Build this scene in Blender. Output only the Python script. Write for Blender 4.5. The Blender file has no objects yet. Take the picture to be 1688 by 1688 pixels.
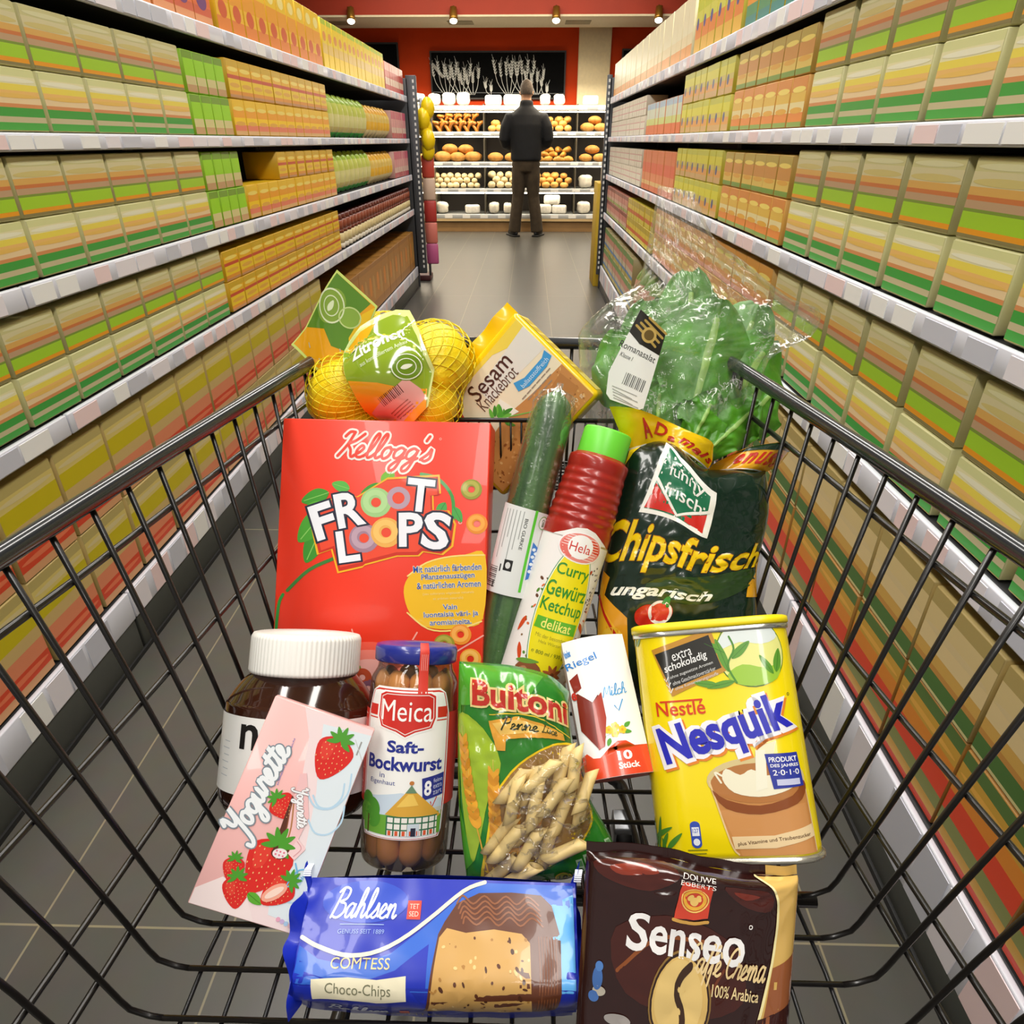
import bpy, bmesh, math, random
from mathutils import Vector as V, Matrix, noise
from mathutils.geometry import tessellate_polygon
random.seed(7)
C = bpy.context.scene.collection
SC = bpy.context.scene
pi = math.pi
R = math.radians

# ------------------------------------------------------------------ camera, world, lights, exposure
cd = bpy.data.cameras.new('camera')
cam = bpy.data.objects.new('camera', cd); C.objects.link(cam)
cd.sensor_fit = 'HORIZONTAL'; cd.sensor_width = 36.0; cd.lens = 36.0 * 1094 / 1688
cd.clip_start = 0.02; cd.clip_end = 60
PITCH, YAW = math.atan(612 / 1094), math.atan(29 / 1094 * math.cos(math.atan(612 / 1094)))
cam.location = (0, 0, 1.18)
cam.rotation_euler = (pi / 2 - PITCH, 0, YAW)
SC.camera = cam
w = bpy.data.worlds.new('world'); SC.world = w; w.use_nodes = True
w.node_tree.nodes['Background'].inputs[0].default_value = (1, .97, .92, 1)
w.node_tree.nodes['Background'].inputs[1].default_value = 0.3
SC.view_settings.view_transform = 'Standard'; SC.view_settings.look = 'None'
SC.view_settings.exposure = -0.06; SC.view_settings.gamma = 1.0
SC.view_settings.use_curve_mapping = False
SC.cycles.max_bounces = 6; SC.cycles.diffuse_bounces = 3; SC.cycles.glossy_bounces = 3
SC.cycles.transmission_bounces = 4; SC.cycles.transparent_max_bounces = 14
SC.cycles.caustics_reflective = False; SC.cycles.caustics_refractive = False
SC.cycles.sample_clamp_indirect = 4.0

def area(name, loc, size, power, rot=(0, 0, 0), col=(1, .96, .9)):
    l = bpy.data.lights.new(name, 'AREA'); l.shape = 'RECTANGLE'
    l.size, l.size_y = size; l.energy = power; l.color = col
    o = bpy.data.objects.new(name, l); C.objects.link(o); o.location = loc; o.rotation_euler = rot
    return o
# rows of fluorescent ceiling fittings above the aisle, plus an added rear fill
for x in (-.98, .46):
    area('tube_and_fill_row', (x, 5.6, 2.95), (.32, 4.6), 66)
    area('tube_and_fill_row', (x, 1., 2.95), (.32, 4.4), 72)
    area('tube_and_fill_row', (x, -2., 2.85), (.4, 1.6), 30, (R(-25), 0, 0))  # added soft fill behind the camera for pack faces that tilt back
area('bakery_light_row', (-.3, 8.9, 2.9), (3.6, .5), 55, (R(24), 0, 0), (1, .86, .66))

# ------------------------------------------------------------------ materials
def lin(h):
    h = h.lstrip('#'); c = [int(h[i:i + 2], 16) / 255 for i in (0, 2, 4)]
    return [x / 12.92 if x <= .04045 else ((x + .055) / 1.055) ** 2.4 for x in c] + [1]
MAT = {}
def K(h, rough=.4, metal=0., coat=0., var=0., scale=30., bump=0., bscale=60., trans=0., spec=.5, emit=0., sss=0.):
    key = (h, rough, metal, coat, var, scale, bump, bscale, trans, spec, emit, sss)
    if key in MAT: return MAT[key]
    m = bpy.data.materials.new('mat_%d' % len(MAT)); m.use_nodes = True
    nt = m.node_tree; b = nt.nodes['Principled BSDF']; I = b.inputs
    c = lin(h); I['Base Color'].default_value = c; I['Roughness'].default_value = rough
    I['Metallic'].default_value = metal; I['Coat Weight'].default_value = coat
    I['Transmission Weight'].default_value = trans; I['Specular IOR Level'].default_value = spec
    if emit: I['Emission Color'].default_value = c; I['Emission Strength'].default_value = emit
    if var or bump:
        tc = nt.nodes.new('ShaderNodeTexCoord')
    if var:
        n = nt.nodes.new('ShaderNodeTexNoise'); n.inputs['Scale'].default_value = scale; n.inputs['Detail'].default_value = 4
        nt.links.new(tc.outputs['Object'], n.inputs['Vector'])
        r = nt.nodes.new('ShaderNodeValToRGB'); nt.links.new(n.outputs['Fac'], r.inputs['Fac'])
        r.color_ramp.elements[0].position = .3; r.color_ramp.elements[1].position = .7
        r.color_ramp.elements[0].color = [x * (1 - var) for x in c[:3]] + [1]
        r.color_ramp.elements[1].color = [min(1, x * (1 + var)) for x in c[:3]] + [1]
        nt.links.new(r.outputs['Color'], I['Base Color'])
    if bump:
        n2 = nt.nodes.new('ShaderNodeTexNoise'); n2.inputs['Scale'].default_value = bscale; n2.inputs['Detail'].default_value = 3
        nt.links.new(tc.outputs['Object'], n2.inputs['Vector'])
        bp = nt.nodes.new('ShaderNodeBump'); bp.inputs['Strength'].default_value = bump; bp.inputs['Distance'].default_value = .004
        nt.links.new(n2.outputs['Fac'], bp.inputs['Height']); nt.links.new(bp.outputs['Normal'], I['Normal'])
    MAT[key] = m; return m

def film(tint='ffffff', rough=.08, haze=.06, bump=.5, bscale=40., gl=.8, crease_glint=0., cap=.3):
    """thin clear plastic: sees through, reflects more at grazing angles, slightly milky"""
    key = ('film', tint, rough, haze, bump, bscale, gl, crease_glint, cap)
    if key in MAT: return MAT[key]
    m = bpy.data.materials.new('mat_%d' % len(MAT)); m.use_nodes = True
    nt = m.node_tree; nt.nodes.clear(); N = nt.nodes.new; L = nt.links.new
    out = N('ShaderNodeOutputMaterial'); tr = N('ShaderNodeBsdfTransparent'); tr.inputs[0].default_value = lin(tint)
    g = N('ShaderNodeBsdfGlossy'); g.inputs['Roughness'].default_value = rough
    df = N('ShaderNodeBsdfDiffuse'); df.inputs[0].default_value = (.9, .9, .84, 1)
    tc = N('ShaderNodeTexCoord'); n = N('ShaderNodeTexNoise'); n.inputs['Scale'].default_value = bscale; n.inputs['Detail'].default_value = 3
    n.inputs['Distortion'].default_value = 1.2
    bp = N('ShaderNodeBump'); bp.inputs['Strength'].default_value = bump; bp.inputs['Distance'].default_value = .01
    L(tc.outputs['Object'], n.inputs['Vector']); L(n.outputs['Fac'], bp.inputs['Height'])
    L(bp.outputs['Normal'], g.inputs['Normal'])
    fr = N('ShaderNodeFresnel'); fr.inputs['IOR'].default_value = 1.5
    mu = N('ShaderNodeMath'); mu.operation = 'MULTIPLY'; mu.inputs[1].default_value = gl; mu.use_clamp = True; L(fr.outputs[0], mu.inputs[0])
    mn = N('ShaderNodeMath'); mn.operation = 'MINIMUM'; mn.inputs[1].default_value = cap; L(mu.outputs[0], mn.inputs[0]); mu = mn
    m1 = N('ShaderNodeMixShader'); m1.inputs[0].default_value = haze; L(tr.outputs[0], m1.inputs[1]); L(df.outputs[0], m1.inputs[2])
    if crease_glint:   # white painted along the folds, standing in for specular glints
        vo = N('ShaderNodeTexVoronoi'); vo.feature = 'DISTANCE_TO_EDGE'; vo.inputs['Scale'].default_value = crease_glint; n3 = N('ShaderNodeTexNoise'); n3.inputs['Scale'].default_value = crease_glint * .8; n3.inputs['Detail'].default_value = 4
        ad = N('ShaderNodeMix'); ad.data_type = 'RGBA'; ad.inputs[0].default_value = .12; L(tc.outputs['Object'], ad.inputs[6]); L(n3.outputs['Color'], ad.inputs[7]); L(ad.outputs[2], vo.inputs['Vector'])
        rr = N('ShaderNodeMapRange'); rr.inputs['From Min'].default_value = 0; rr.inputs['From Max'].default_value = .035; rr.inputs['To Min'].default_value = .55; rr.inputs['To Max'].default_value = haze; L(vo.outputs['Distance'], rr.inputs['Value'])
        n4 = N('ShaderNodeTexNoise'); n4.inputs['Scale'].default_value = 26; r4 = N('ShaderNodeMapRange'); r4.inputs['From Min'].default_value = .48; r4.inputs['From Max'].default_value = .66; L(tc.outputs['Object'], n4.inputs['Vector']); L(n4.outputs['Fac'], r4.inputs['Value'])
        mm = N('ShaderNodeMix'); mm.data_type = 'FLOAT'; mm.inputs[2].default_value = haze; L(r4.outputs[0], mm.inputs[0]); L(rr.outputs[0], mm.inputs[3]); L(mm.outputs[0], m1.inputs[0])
    m2 = N('ShaderNodeMixShader'); L(mu.outputs[0], m2.inputs[0]); L(m1.outputs[0], m2.inputs[1]); L(g.outputs[0], m2.inputs[2])
    L(m2.outputs[0], out.inputs[0])
    MAT[key] = m; return m

# ------------------------------------------------------------------ mesh building
def spline(pts, n=6, closed=False):
    P = [V(p) for p in pts]; out = []; m = len(P)
    for i in range(m if closed else m - 1):
        if closed: a, b, c, d = P[i - 1], P[i], P[(i + 1) % m], P[(i + 2) % m]
        else: a, b, c, d = P[max(i - 1, 0)], P[i], P[i + 1], P[min(i + 2, m - 1)]
        for k in range(n):
            t = k / n
            out.append(.5 * ((2 * b) + (c - a) * t + (2 * a - 5 * b + 4 * c - d) * t * t + (3 * b - a - 3 * c + d) * t ** 3))
    if not closed: out.append(P[-1])
    return out

class MB:
    def __init__(s): s.v = []; s.f = []; s.m = []; s.sm = []; s.mats = []
    def mi(s, m):
        if m not in s.mats: s.mats.append(m)
        return s.mats.index(m)
    def add(s, vs, fs, m, smooth=False, xf=None):
        o = len(s.v); k = s.mi(m)
        s.v += [tuple(xf @ V(p)) if xf else tuple(p) for p in vs]
        for f in fs: s.f.append([o + i for i in f]); s.m.append(k); s.sm.append(smooth)
    def box(s, a, b, m, bev=0, xf=None, seg=2):
        x0, y0, z0 = a; x1, y1, z1 = b
        if not bev:
            vs = [(x, y, z) for z in (z0, z1) for y in (y0, y1) for x in (x0, x1)]
            s.add(vs, [(0, 2, 3, 1), (4, 5, 7, 6), (0, 1, 5, 4), (2, 6, 7, 3), (0, 4, 6, 2), (1, 3, 7, 5)], m, False, xf); return s
        bm = bmesh.new(); bmesh.ops.create_cube(bm, size=1)
        for q in bm.verts: q.co = V(((x0 + x1) / 2 + q.co.x * (x1 - x0), (y0 + y1) / 2 + q.co.y * (y1 - y0), (z0 + z1) / 2 + q.co.z * (z1 - z0)))
        bmesh.ops.bevel(bm, geom=bm.edges[:], offset=bev, segments=seg, profile=.5, affect='EDGES')
        s.bm(bm, m, True, xf); return s
    def bm(s, bm, m, smooth=True, xf=None):
        bm.verts.ensure_lookup_table(); bm.verts.index_update()
        s.add([q.co.copy() for q in bm.verts], [[q.index for q in f.verts] for f in bm.faces], m, smooth, xf); bm.free()
    def tube(s, pts, r, m, n=8, closed=False, cap=True, xf=None):
        P = [V(p) for p in pts]; k = len(P); rs = r if isinstance(r, (list, tuple)) else [r] * k
        up = None; vs = []
        for i in range(k):
            if closed: t = P[(i + 1) % k] - P[i - 1]
            else: t = P[min(i + 1, k - 1)] - P[max(i - 1, 0)]
            t = t.normalized() if t.length > 1e-9 else V((0, 0, 1))
            if up is None: up = t.orthogonal().normalized()
            up = (up - t * up.dot(t)); up = up.normalized() if up.length > 1e-6 else t.orthogonal().normalized()
            b = t.cross(up)
            for j in range(n):
                a = 2 * pi * j / n; vs.append(P[i] + (up * math.cos(a) + b * math.sin(a)) * rs[i])
        fs = []
        for i in range(k if closed else k - 1):
            for j in range(n):
                a, b2 = i * n + j, i * n + (j + 1) % n; c = ((i + 1) % k) * n
                fs.append((a, b2, c + (j + 1) % n, c + j))
        if cap and not closed: fs += [tuple(range(n))[::-1], tuple((k - 1) * n + j for j in range(n))]
        s.add(vs, fs, m, True, xf); return s
    def lathe(s, prof, m, n=48, zs=1., cap=True, xf=None, rib=None):
        """profile [(radius, y)] from bottom to top around local y"""
        vs = []; k = len(prof)
        for i, (r, y) in enumerate(prof):
            for j in range(n):
                a = 2 * pi * j / n; q = r * (1 + (rib(j) if rib else 0))
                vs.append((q * math.sin(a), y, q * math.cos(a) * zs))
        fs = [(i * n + j, i * n + (j + 1) % n, (i + 1) * n + (j + 1) % n, (i + 1) * n + j) for i in range(k - 1) for j in range(n)]
        if cap: fs += [tuple(range(n))[::-1], tuple((k - 1) * n + j for j in range(n))]
        s.add(vs, fs, m, True, xf); return s
    def grid(s, fn, nu, nv, m, wrap=False, xf=None, mf=None):
        vs = [fn(i / nu, j / nv) for j in range(nv + 1) for i in range(nu + (0 if wrap else 1))]
        W = nu if wrap else nu + 1
        fs = [(j * W + i, j * W + (i + 1) % W, (j + 1) * W + (i + 1) % W, (j + 1) * W + i) for j in range(nv) for i in range(nu)]
        if mf is None: s.add(vs, fs, m, True, xf)
        else:
            o = len(s.v); s.v += [tuple(xf @ V(p)) if xf else tuple(p) for p in vs]
            for q, f in enumerate(fs):
                s.f.append([o + i for i in f]); s.m.append(s.mi(mf((q % nu + .5) / nu, (q // nu + .5) / nv))); s.sm.append(True)
        return s
    def ball(s, c, r, m, n=16, k=10, xf=None, fn=None):
        c = V(c); rx, ry, rz = r if isinstance(r, (tuple, list)) else (r, r, r)
        def g(u, v):
            a, b = 2 * pi * u, pi * (v - .5); d = V((math.cos(b) * math.cos(a), math.cos(b) * math.sin(a), math.sin(b)))
            q = 1 + (fn(d) if fn else 0); return c + V((d.x * rx, d.y * ry, d.z * rz)) * q
        return s.grid(g, n, k, m, True, xf)
    def art(s, A, S, base=.0002, step=None):
        """lay the artwork A on the surface S(x, y) -> (point, normal)"""
        for mi, m in enumerate(A.mats):
            bm = bmesh.new()
            for (vs, fs, mm) in A.L:
                if mm != mi: continue
                q = [bm.verts.new(p) for p in vs]
                for f in fs:
                    try: bm.faces.new([q[i] for i in f])
                    except ValueError: pass
            if not bm.faces: bm.free(); continue
            if step:
                xs = [q.co.x for q in bm.verts]; ys = [q.co.y for q in bm.verts]
                for ax, lo, hi in ((0, min(xs), max(xs)), (1, min(ys), max(ys))):
                    st = step[ax] if isinstance(step, tuple) else step
                    if not st: continue
                    t = math.ceil(lo / st) * st
                    while t < hi:
                        co = V((t, 0, 0)) if ax == 0 else V((0, t, 0)); no = V((1, 0, 0)) if ax == 0 else V((0, 1, 0))
                        bmesh.ops.bisect_plane(bm, geom=bm.verts[:] + bm.edges[:] + bm.faces[:], plane_co=co, plane_no=no, dist=1e-6)
                        t += st
            for q in bm.verts:
                P, N = S(q.co.x, q.co.y); q.co = V(P) + V(N) * (base + q.co.z)
            s.bm(bm, m, True)
        return s
    def obj(s, name, parent=None, sub=0):
        me = bpy.data.meshes.new(name); me.from_pydata(s.v, [], s.f)
        for m in s.mats: me.materials.append(m)
        me.polygons.foreach_set('material_index', s.m); me.polygons.foreach_set('use_smooth', s.sm); me.update()
        o = bpy.data.objects.new(name, me); C.objects.link(o)
        if parent: o.parent = parent
        if sub:
            md = o.modifiers.new('sub', 'SUBSURF'); md.levels = sub; md.render_levels = sub
        return o

def tag(o, label, cat, group=None, kind=None):
    o['label'] = label; o['category'] = cat
    if group: o['group'] = group
    if kind: o['kind'] = kind
    return o
def struct(o): o['kind'] = 'structure'; return o
def empty(name, label, cat, mw=None, group=None):
    o = bpy.data.objects.new(name, None); C.objects.link(o); o.empty_display_size = .05
    if mw is not None: o.matrix_world = mw
    return tag(o, label, cat, group)
def copy_tree(o, parent=None):
    c = o.copy(); C.objects.link(c)
    if parent: c.parent = parent
    for ch in list(o.children): copy_tree(ch, c)
    return c
def mat3(r, u, n, p):
    return Matrix(((r[0], u[0], n[0], p[0]), (r[1], u[1], n[1], p[1]), (r[2], u[2], n[2], p[2]), (0, 0, 0, 1)))
def axisframe(p0, p1, yaw=0.):
    """local y runs p0 -> p1, local z looks back towards the pusher of the cart"""
    p0, p1 = V(p0), V(p1); u = (p1 - p0).normalized(); n0 = V((math.sin(R(yaw)), -math.cos(R(yaw)), 0))
    r = u.cross(n0).normalized(); n = r.cross(u); return mat3(r, u, n, p0)
def tiltframe(p0, tilt, yaw, roll):
    B = Matrix(((1, 0, 0), (0, 0, -1), (0, 1, 0)))
    M = Matrix.Rotation(R(yaw), 3, 'Z') @ Matrix.Rotation(R(-tilt), 3, 'X') @ B @ Matrix.Rotation(R(roll), 3, 'Z')
    M = M.to_4x4(); M.translation = V(p0); return M

# ------------------------------------------------------------------ flat artwork (printing on packs)
CUR = {  # a small joined-up hand: advance, strokes
 'e': (.72, [[(0, .1), (.35, .45), (.5, .8), (.3, 1), (.1, .6), (.2, .1), (.5, 0), (.78, .2)]]),
 'l': (.58, [[(0, .1), (.35, .8), (.5, 1.8), (.35, 2.1), (.2, 1.6), (.2, .5), (.35, 0), (.65, .2)]]),
 'o': (.85, [[(.45, 1), (.15, .85), (.08, .4), (.3, 0), (.6, .2), (.65, .7), (.45, 1), (.55, .85), (.9, .8)]]),
 'g': (.9, [[(.7, .85), (.4, 1), (.1, .7), (.15, .2), (.45, .1), (.7, .5), (.75, .95), (.72, 0), (.6, -.8), (.3, -.95), (.2, -.6), (.55, -.1), (.95, .2)]]),
 's': (.75, [[(0, .1), (.35, .6), (.45, 1.05), (.55, .7), (.6, .25), (.35, 0), (.1, .1)]]),
 'u': (1., [[(0, .5), (.15, 1), (.12, .4), (.3, 0), (.6, .3), (.7, 1), (.68, .3), (.8, 0), (1, .2)]]),
 'r': (.82, [[(0, .1), (.2, .9), (.25, 1.1), (.35, .9), (.6, .95), (.6, .3), (.7, 0), (.9, .2)]]),
 't': (.6, [[(0, .1), (.3, .8), (.42, 1.7), (.3, 1.0), (.25, .3), (.4, 0), (.65, .2)], [(.05, 1.2), (.65, 1.25)]]),
 'a': (.95, [[(.7, .85), (.4, 1), (.1, .65), (.15, .1), (.4, .05), (.65, .5), (.75, 1), (.68, .3), (.8, 0), (1, .2)]]),
 'h': (.95, [[(0, .1), (.4, 1), (.5, 1.9), (.35, 2.1), (.22, 1.6), (.2, 0), (.3, .7), (.55, 1), (.7, .7), (.68, .2), (.8, 0), (1, .2)]]),
 'n': (.9, [[(0, .6), (.15, 1), (.18, 0), (.25, .6), (.5, 1), (.65, .7), (.64, .2), (.75, 0), (.95, .2)]]),
 'm': (1.3, [[(0, .6), (.15, 1), (.18, 0), (.25, .6), (.45, 1), (.58, .7), (.56, 0), (.64, .6), (.85, 1), (1., .7), (.98, .2), (1.1, 0), (1.3, .2)]]),
 'i': (.5, [[(0, .2), (.18, 1), (.16, .2), (.3, 0), (.5, .2)], [(.2, 1.4), (.24, 1.5)]]),
 'c': (.7, [[(.65, .8), (.4, 1), (.1, .6), (.2, .05), (.45, 0), (.72, .25)]]),
 'f': (.6, [[(0, .1), (.4, 1.4), (.55, 2), (.4, 2.1), (.3, 1.6), (.25, -.5), (.1, -.8)], [(.05, .9), (.6, 1)]]),
 'K': (1.2, [[(.55, 2.1), (.42, 1), (.1, 0)], [(0, 1.7), (.2, 2.1), (.55, 2.1)], [(1.3, 2.), (.9, 1.4), (.5, 1.05), (.8, .6), (1.05, 0), (1.3, .15)]]),
 'Y': (1.15, [[(0, 1.7), (.2, 2.1), (.35, 1.7), (.4, 1.2), (.6, 1), (.9, 1.3), (1.15, 2.1), (.9, .8), (.6, -.6), (.2, -.9), (.05, -.5)]]),
 'B': (1.3, [[(.45, 2.1), (.3, 1), (.1, 0)], [(.1, 1.8), (.5, 2.15), (1.05, 1.95), (1., 1.35), (.5, 1.1), (1.05, .95), (1.15, .4), (.7, 0), (.2, .1)]]),
 'M': (1.35, [[(0, 0), (.3, 1.9), (.6, .4), (1.1, 1.9), (1.2, .3), (1.35, .1)]]),
 'P': (1.1, [[(.4, 2), (.3, 1), (.15, 0)], [(0, 1.7), (.5, 2.1), (1., 1.8), (.8, 1.1), (.35, 1.)]]),
 'L': (1.1, [[(.7, 1.8), (.5, 2.1), (.35, 1.6), (.3, .5), (.1, .05), (.5, .1), (1., 0)]]),
 'C': (1.05, [[(1., 1.7), (.7, 2.1), (.2, 1.6), (.1, .6), (.5, 0), (1., .3)]]),
 "'": (.3, [[(.2, 2.1), (.12, 1.7)]]), ' ': (.5, []), 'è': (.72, [[(0, .1), (.35, .45), (.5, .8), (.3, 1), (.1, .6), (.2, .1), (.5, 0), (.78, .2)], [(.2, 1.6), (.4, 1.3)]])}
TXT = {}
def glyphs(body, bold, shear):
    k = (body, bold, shear)
    if k not in TXT:
        c = bpy.data.curves.new('lettering', 'FONT'); c.body = body; c.size = 1; c.offset = bold; c.shear = shear; c.resolution_u = 3
        o = bpy.data.objects.new('lettering', c); me = o.to_mesh()
        vs = [tuple(q.co[:2]) for q in me.vertices]; fs = [tuple(p.vertices) for p in me.polygons]
        o.to_mesh_clear(); bpy.data.objects.remove(o); bpy.data.curves.remove(c)
        TXT[k] = (vs, fs)
    return TXT[k]
class Art:
    """u to the right, v down, in units of s metres from the corner (ox, oy)"""
    def __init__(s, sc, ox, oy, rough=.35, eps=.00012, coat=0., bump=0.):
        s.s, s.ox, s.oy = sc, ox, oy; s.L = []; s.mats = []; s.eps = eps; s.z = 0; s.rough = rough; s.coat = coat; s.n = 0
    def mi(s, h):
        m = K(h, s.rough, coat=s.coat) if isinstance(h, str) else h
        if m not in s.mats: s.mats.append(m)
        return s.mats.index(m)
    def put(s, vs, fs, m, z=None, ramp=None):
        z = s.z if z is None else z; s.n += 1; zz = z * s.eps + (s.n % 40) * 1e-6
        s.L.append(([(s.ox + p[0] * s.s, s.oy - p[1] * s.s, zz + (ramp[i] if ramp else 0)) for i, p in enumerate(vs)], fs, s.mi(m)))
    def poly(s, pts, m, z=None, sm=0, rot=0, c=None):
        P = [tuple(q[:2]) for q in (spline([(a, b, 0) for a, b in pts], sm, True) if sm else pts)]
        if rot: P = [rot2(p, rot, c) for p in P]
        s.put(P, tessellate_polygon([[V((a, b, 0)) for a, b in P]]), m, z)
    def rect(s, x0, y0, x1, y1, m, z=None, rot=0):
        c = ((x0 + x1) / 2, (y0 + y1) / 2); s.put([rot2(p, rot, c) for p in ((x0, y0), (x1, y0), (x1, y1), (x0, y1))], [(0, 1, 2, 3)], m, z)
    def ell(s, cx, cy, rx, ry, m, z=None, rot=0, n=28):
        P = [rot2((cx + rx * math.cos(2 * pi * k / n), cy + ry * math.sin(2 * pi * k / n)), rot, (cx, cy)) for k in range(n)]
        s.put(P + [(cx, cy)], [(k, (k + 1) % n, n) for k in range(n)], m, z)
    def ring(s, cx, cy, r0, r1, m, z=None, n=28, ky=1.):
        P = [(cx + r * math.cos(2 * pi * k / n), cy + ky * r * math.sin(2 * pi * k / n)) for r in (r0, r1) for k in range(n)]
        s.put(P, [(k, (k + 1) % n, n + (k + 1) % n, n + k) for k in range(n)], m, z)
    def stroke(s, pts, w, m, z=None, sm=4, taper=False):
        P = [V((p[0], p[1], 0)) for p in pts]; P = spline(P, sm) if sm and len(P) > 2 else P
        n = len(P); L = []; Rr = []
        for i in range(n):
            t = P[min(i + 1, n - 1)] - P[max(i - 1, 0)]; t = t.normalized() if t.length > 1e-9 else V((1, 0, 0))
            q = V((-t.y, t.x, 0)) * w / 2 * ((1 - abs(2 * i / (n - 1) - 1) ** 2 * .8) if taper else 1); L.append((P[i] + q)[:2]); Rr.append((P[i] - q)[:2])
        rp = [2e-5 * i / n for i in range(n)]
        s.put(L + Rr, [(i, i + 1, n + i + 1, n + i) for i in range(n - 1)], m, z, rp + rp)
        if not taper:
            s.ell(P[0].x, P[0].y, w / 2, w / 2, m, z, n=10); s.ell(P[-1].x, P[-1].y, w / 2, w / 2, m, z, n=10)
    def text(s, body, cx, cy, w, h, m, z=None, rot=0, bold=.015, shear=0, out=()):
        """letters fitted into a box w x h centred on (cx, cy); out = [(extra weight, colour)] backing outlines"""
        vs, fs = glyphs(body, bold, shear)
        x0, x1 = min(p[0] for p in vs), max(p[0] for p in vs); y0, y1 = min(p[1] for p in vs), max(p[1] for p in vs)
        kx, ky = w / (x1 - x0), h / (y1 - y0); z = s.z if z is None else z
        for k, (b, mm) in enumerate(list(out) + [(0, m)]):
            ov, of = glyphs(body, bold + b, shear) if b else (vs, fs)
            P = [rot2((cx + (a - (x0 + x1) / 2) * kx, cy - (c - (y0 + y1) / 2) * ky), rot, (cx, cy)) for a, c in ov]
            s.put(P, of, mm, z + k)
    def cursive(s, body, cx, cy, w, xh, pen, m, z=None, rot=0, shear=.25, out=()):
        x = 0; ST = []
        for ch in body:
            adv, st = CUR[ch]
            for q in st: ST.append([(x + a + shear * b, b) for a, b in q])
            x += adv
        x0 = min(p[0] for q in ST for p in q); x1 = max(p[0] for q in ST for p in q); kx = w / (x1 - x0); z = s.z if z is None else z
        for k, (b, mm) in enumerate(list(out) + [(0, m)]):
            for q in ST:
                s.stroke([rot2((cx + (a - (x0 + x1) / 2) * kx, cy + (.5 - b2) * xh), rot, (cx, cy)) for a, b2 in q], pen + b, mm, z + k)
    def leaf(s, x, y, L, w, rot, m, z=None, rib=None):
        P = [(x, y), (x + L * .3, y - w / 2), (x + L * .7, y - w * .42), (x + L, y), (x + L * .7, y + w * .42), (x + L * .3, y + w / 2)]
        s.poly([rot2(p, rot, (x, y)) for p in P], m, z, 4)
        if rib: s.stroke([rot2((x, y), rot, (x, y)), rot2((x + L * .9, y), rot, (x, y))], w * .05, rib, (s.z if z is None else z) + 1, 0)
    def berry(s, x, y, r, rot=0, z=None, hull=True):
        z = s.z if z is None else z; c = (x, y)
        s.poly([rot2(p, rot, c) for p in ((x - r, y - r * .5), (x - r * .4, y - r), (x + r * .4, y - r), (x + r, y - r * .5), (x + r * .7, y + r * .5), (x, y + r * 1.2), (x - r * .7, y + r * .5))], 'd9241c', z, 4)
        s.poly([rot2(p, rot, c) for p in ((x - r * .8, y - r * .5), (x - r * .2, y - r * .7), (x - r * .1, y), (x - r * .45, y + r * .3))], 'e03a2a', z + 1, 3)
        for k in range(34):
            a = k * 2.4; q = r * .86 * math.sqrt((k + .5) / 34); px, py = rot2((x + q * math.cos(a), y + q * math.sin(a) * 1.05), rot, c)
            s.ell(px, py, r * .028, r * .045, 'f0b878', z + 2, n=6)
        if hull:
            for k in range(7): s.leaf(*rot2((x, y - r * .95), rot, c), r * .75, r * .25, -90 + (k - 3) * 38 - rot * 0 + rot, '4a9a28', z + 3)
    def loop(s, x, y, r, m, m2, z=None, hole='d83020'):
        z = s.z if z is None else z
        s.ring(x, y, r * .32, r, m, z, 24, .95); s.ring(x - r * .05, y - r * .06, r * .42, r * .8, m2, z + 1, 24, .95)
def rot2(p, a, c):
    if not a: return (p[0], p[1])
    a = R(a); x, y = p[0] - c[0], p[1] - c[1]; return (c[0] + x * math.cos(a) - y * math.sin(a), c[1] + x * math.sin(a) + y * math.cos(a))
def flat(z): return lambda x, y: ((x, y, z), (0, 0, 1))
# ------------------------------------------------------------------ the room
def floor_mat():
    m = bpy.data.materials.new('floor_tiles'); m.use_nodes = True; nt = m.node_tree; b = nt.nodes['Principled BSDF']; N = nt.nodes.new; L = nt.links.new
    tc = N('ShaderNodeTexCoord'); mp = N('ShaderNodeMapping'); mp.inputs['Location'].default_value = (.163, .7, 0)
    br = N('ShaderNodeTexBrick'); br.offset = 0; br.inputs['Scale'].default_value = 1; br.inputs['Brick Width'].default_value = .333; br.inputs['Row Height'].default_value = 1.332
    br.inputs['Mortar Size'].default_value = .0022; br.inputs['Mortar Smooth'].default_value = .3
    br.inputs['Color1'].default_value = lin('4b4944'); br.inputs['Color2'].default_value = lin('514f49'); br.inputs['Mortar'].default_value = lin('847c64')
    n = N('ShaderNodeTexNoise'); n.inputs['Scale'].default_value = 18; n.inputs['Detail'].default_value = 6
    mx = N('ShaderNodeMix'); mx.data_type = 'RGBA'; mx.blend_type = 'MULTIPLY'; mx.inputs[0].default_value = .25
    L(tc.outputs['Object'], mp.inputs[0]); L(mp.outputs[0], br.inputs['Vector']); L(tc.outputs['Object'], n.inputs['Vector'])
    L(br.outputs['Color'], mx.inputs[6]); L(n.outputs['Color'], mx.inputs[7]); L(mx.outputs[2], b.inputs['Base Color'])
    b.inputs['Roughness'].default_value = .33; return m
q = MB(); q.box((-5, -3, -.1), (5, 11.6, 0), floor_mat()); struct(q.obj('floor'))
q = MB(); q.box((-5, 11.3, 0), (5, 11.5, 3.2), K('cc3f0c', .7, var=.08, scale=2, spec=.2)); struct(q.obj('wall_back'))
for nm, x in (('wall_left', -5), ('wall_right', 4.9)):
    q = MB(); q.box((x, -3, 0), (x + .1, 11.5, 3.2), K('c9c2b0', .8, var=.05)); struct(q.obj(nm))
q = MB(); q.box((-5, -3, 3.1), (5, 10.9, 3.2), K('e6e2d8', .8, var=.04)); struct(q.obj('ceiling'))
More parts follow.
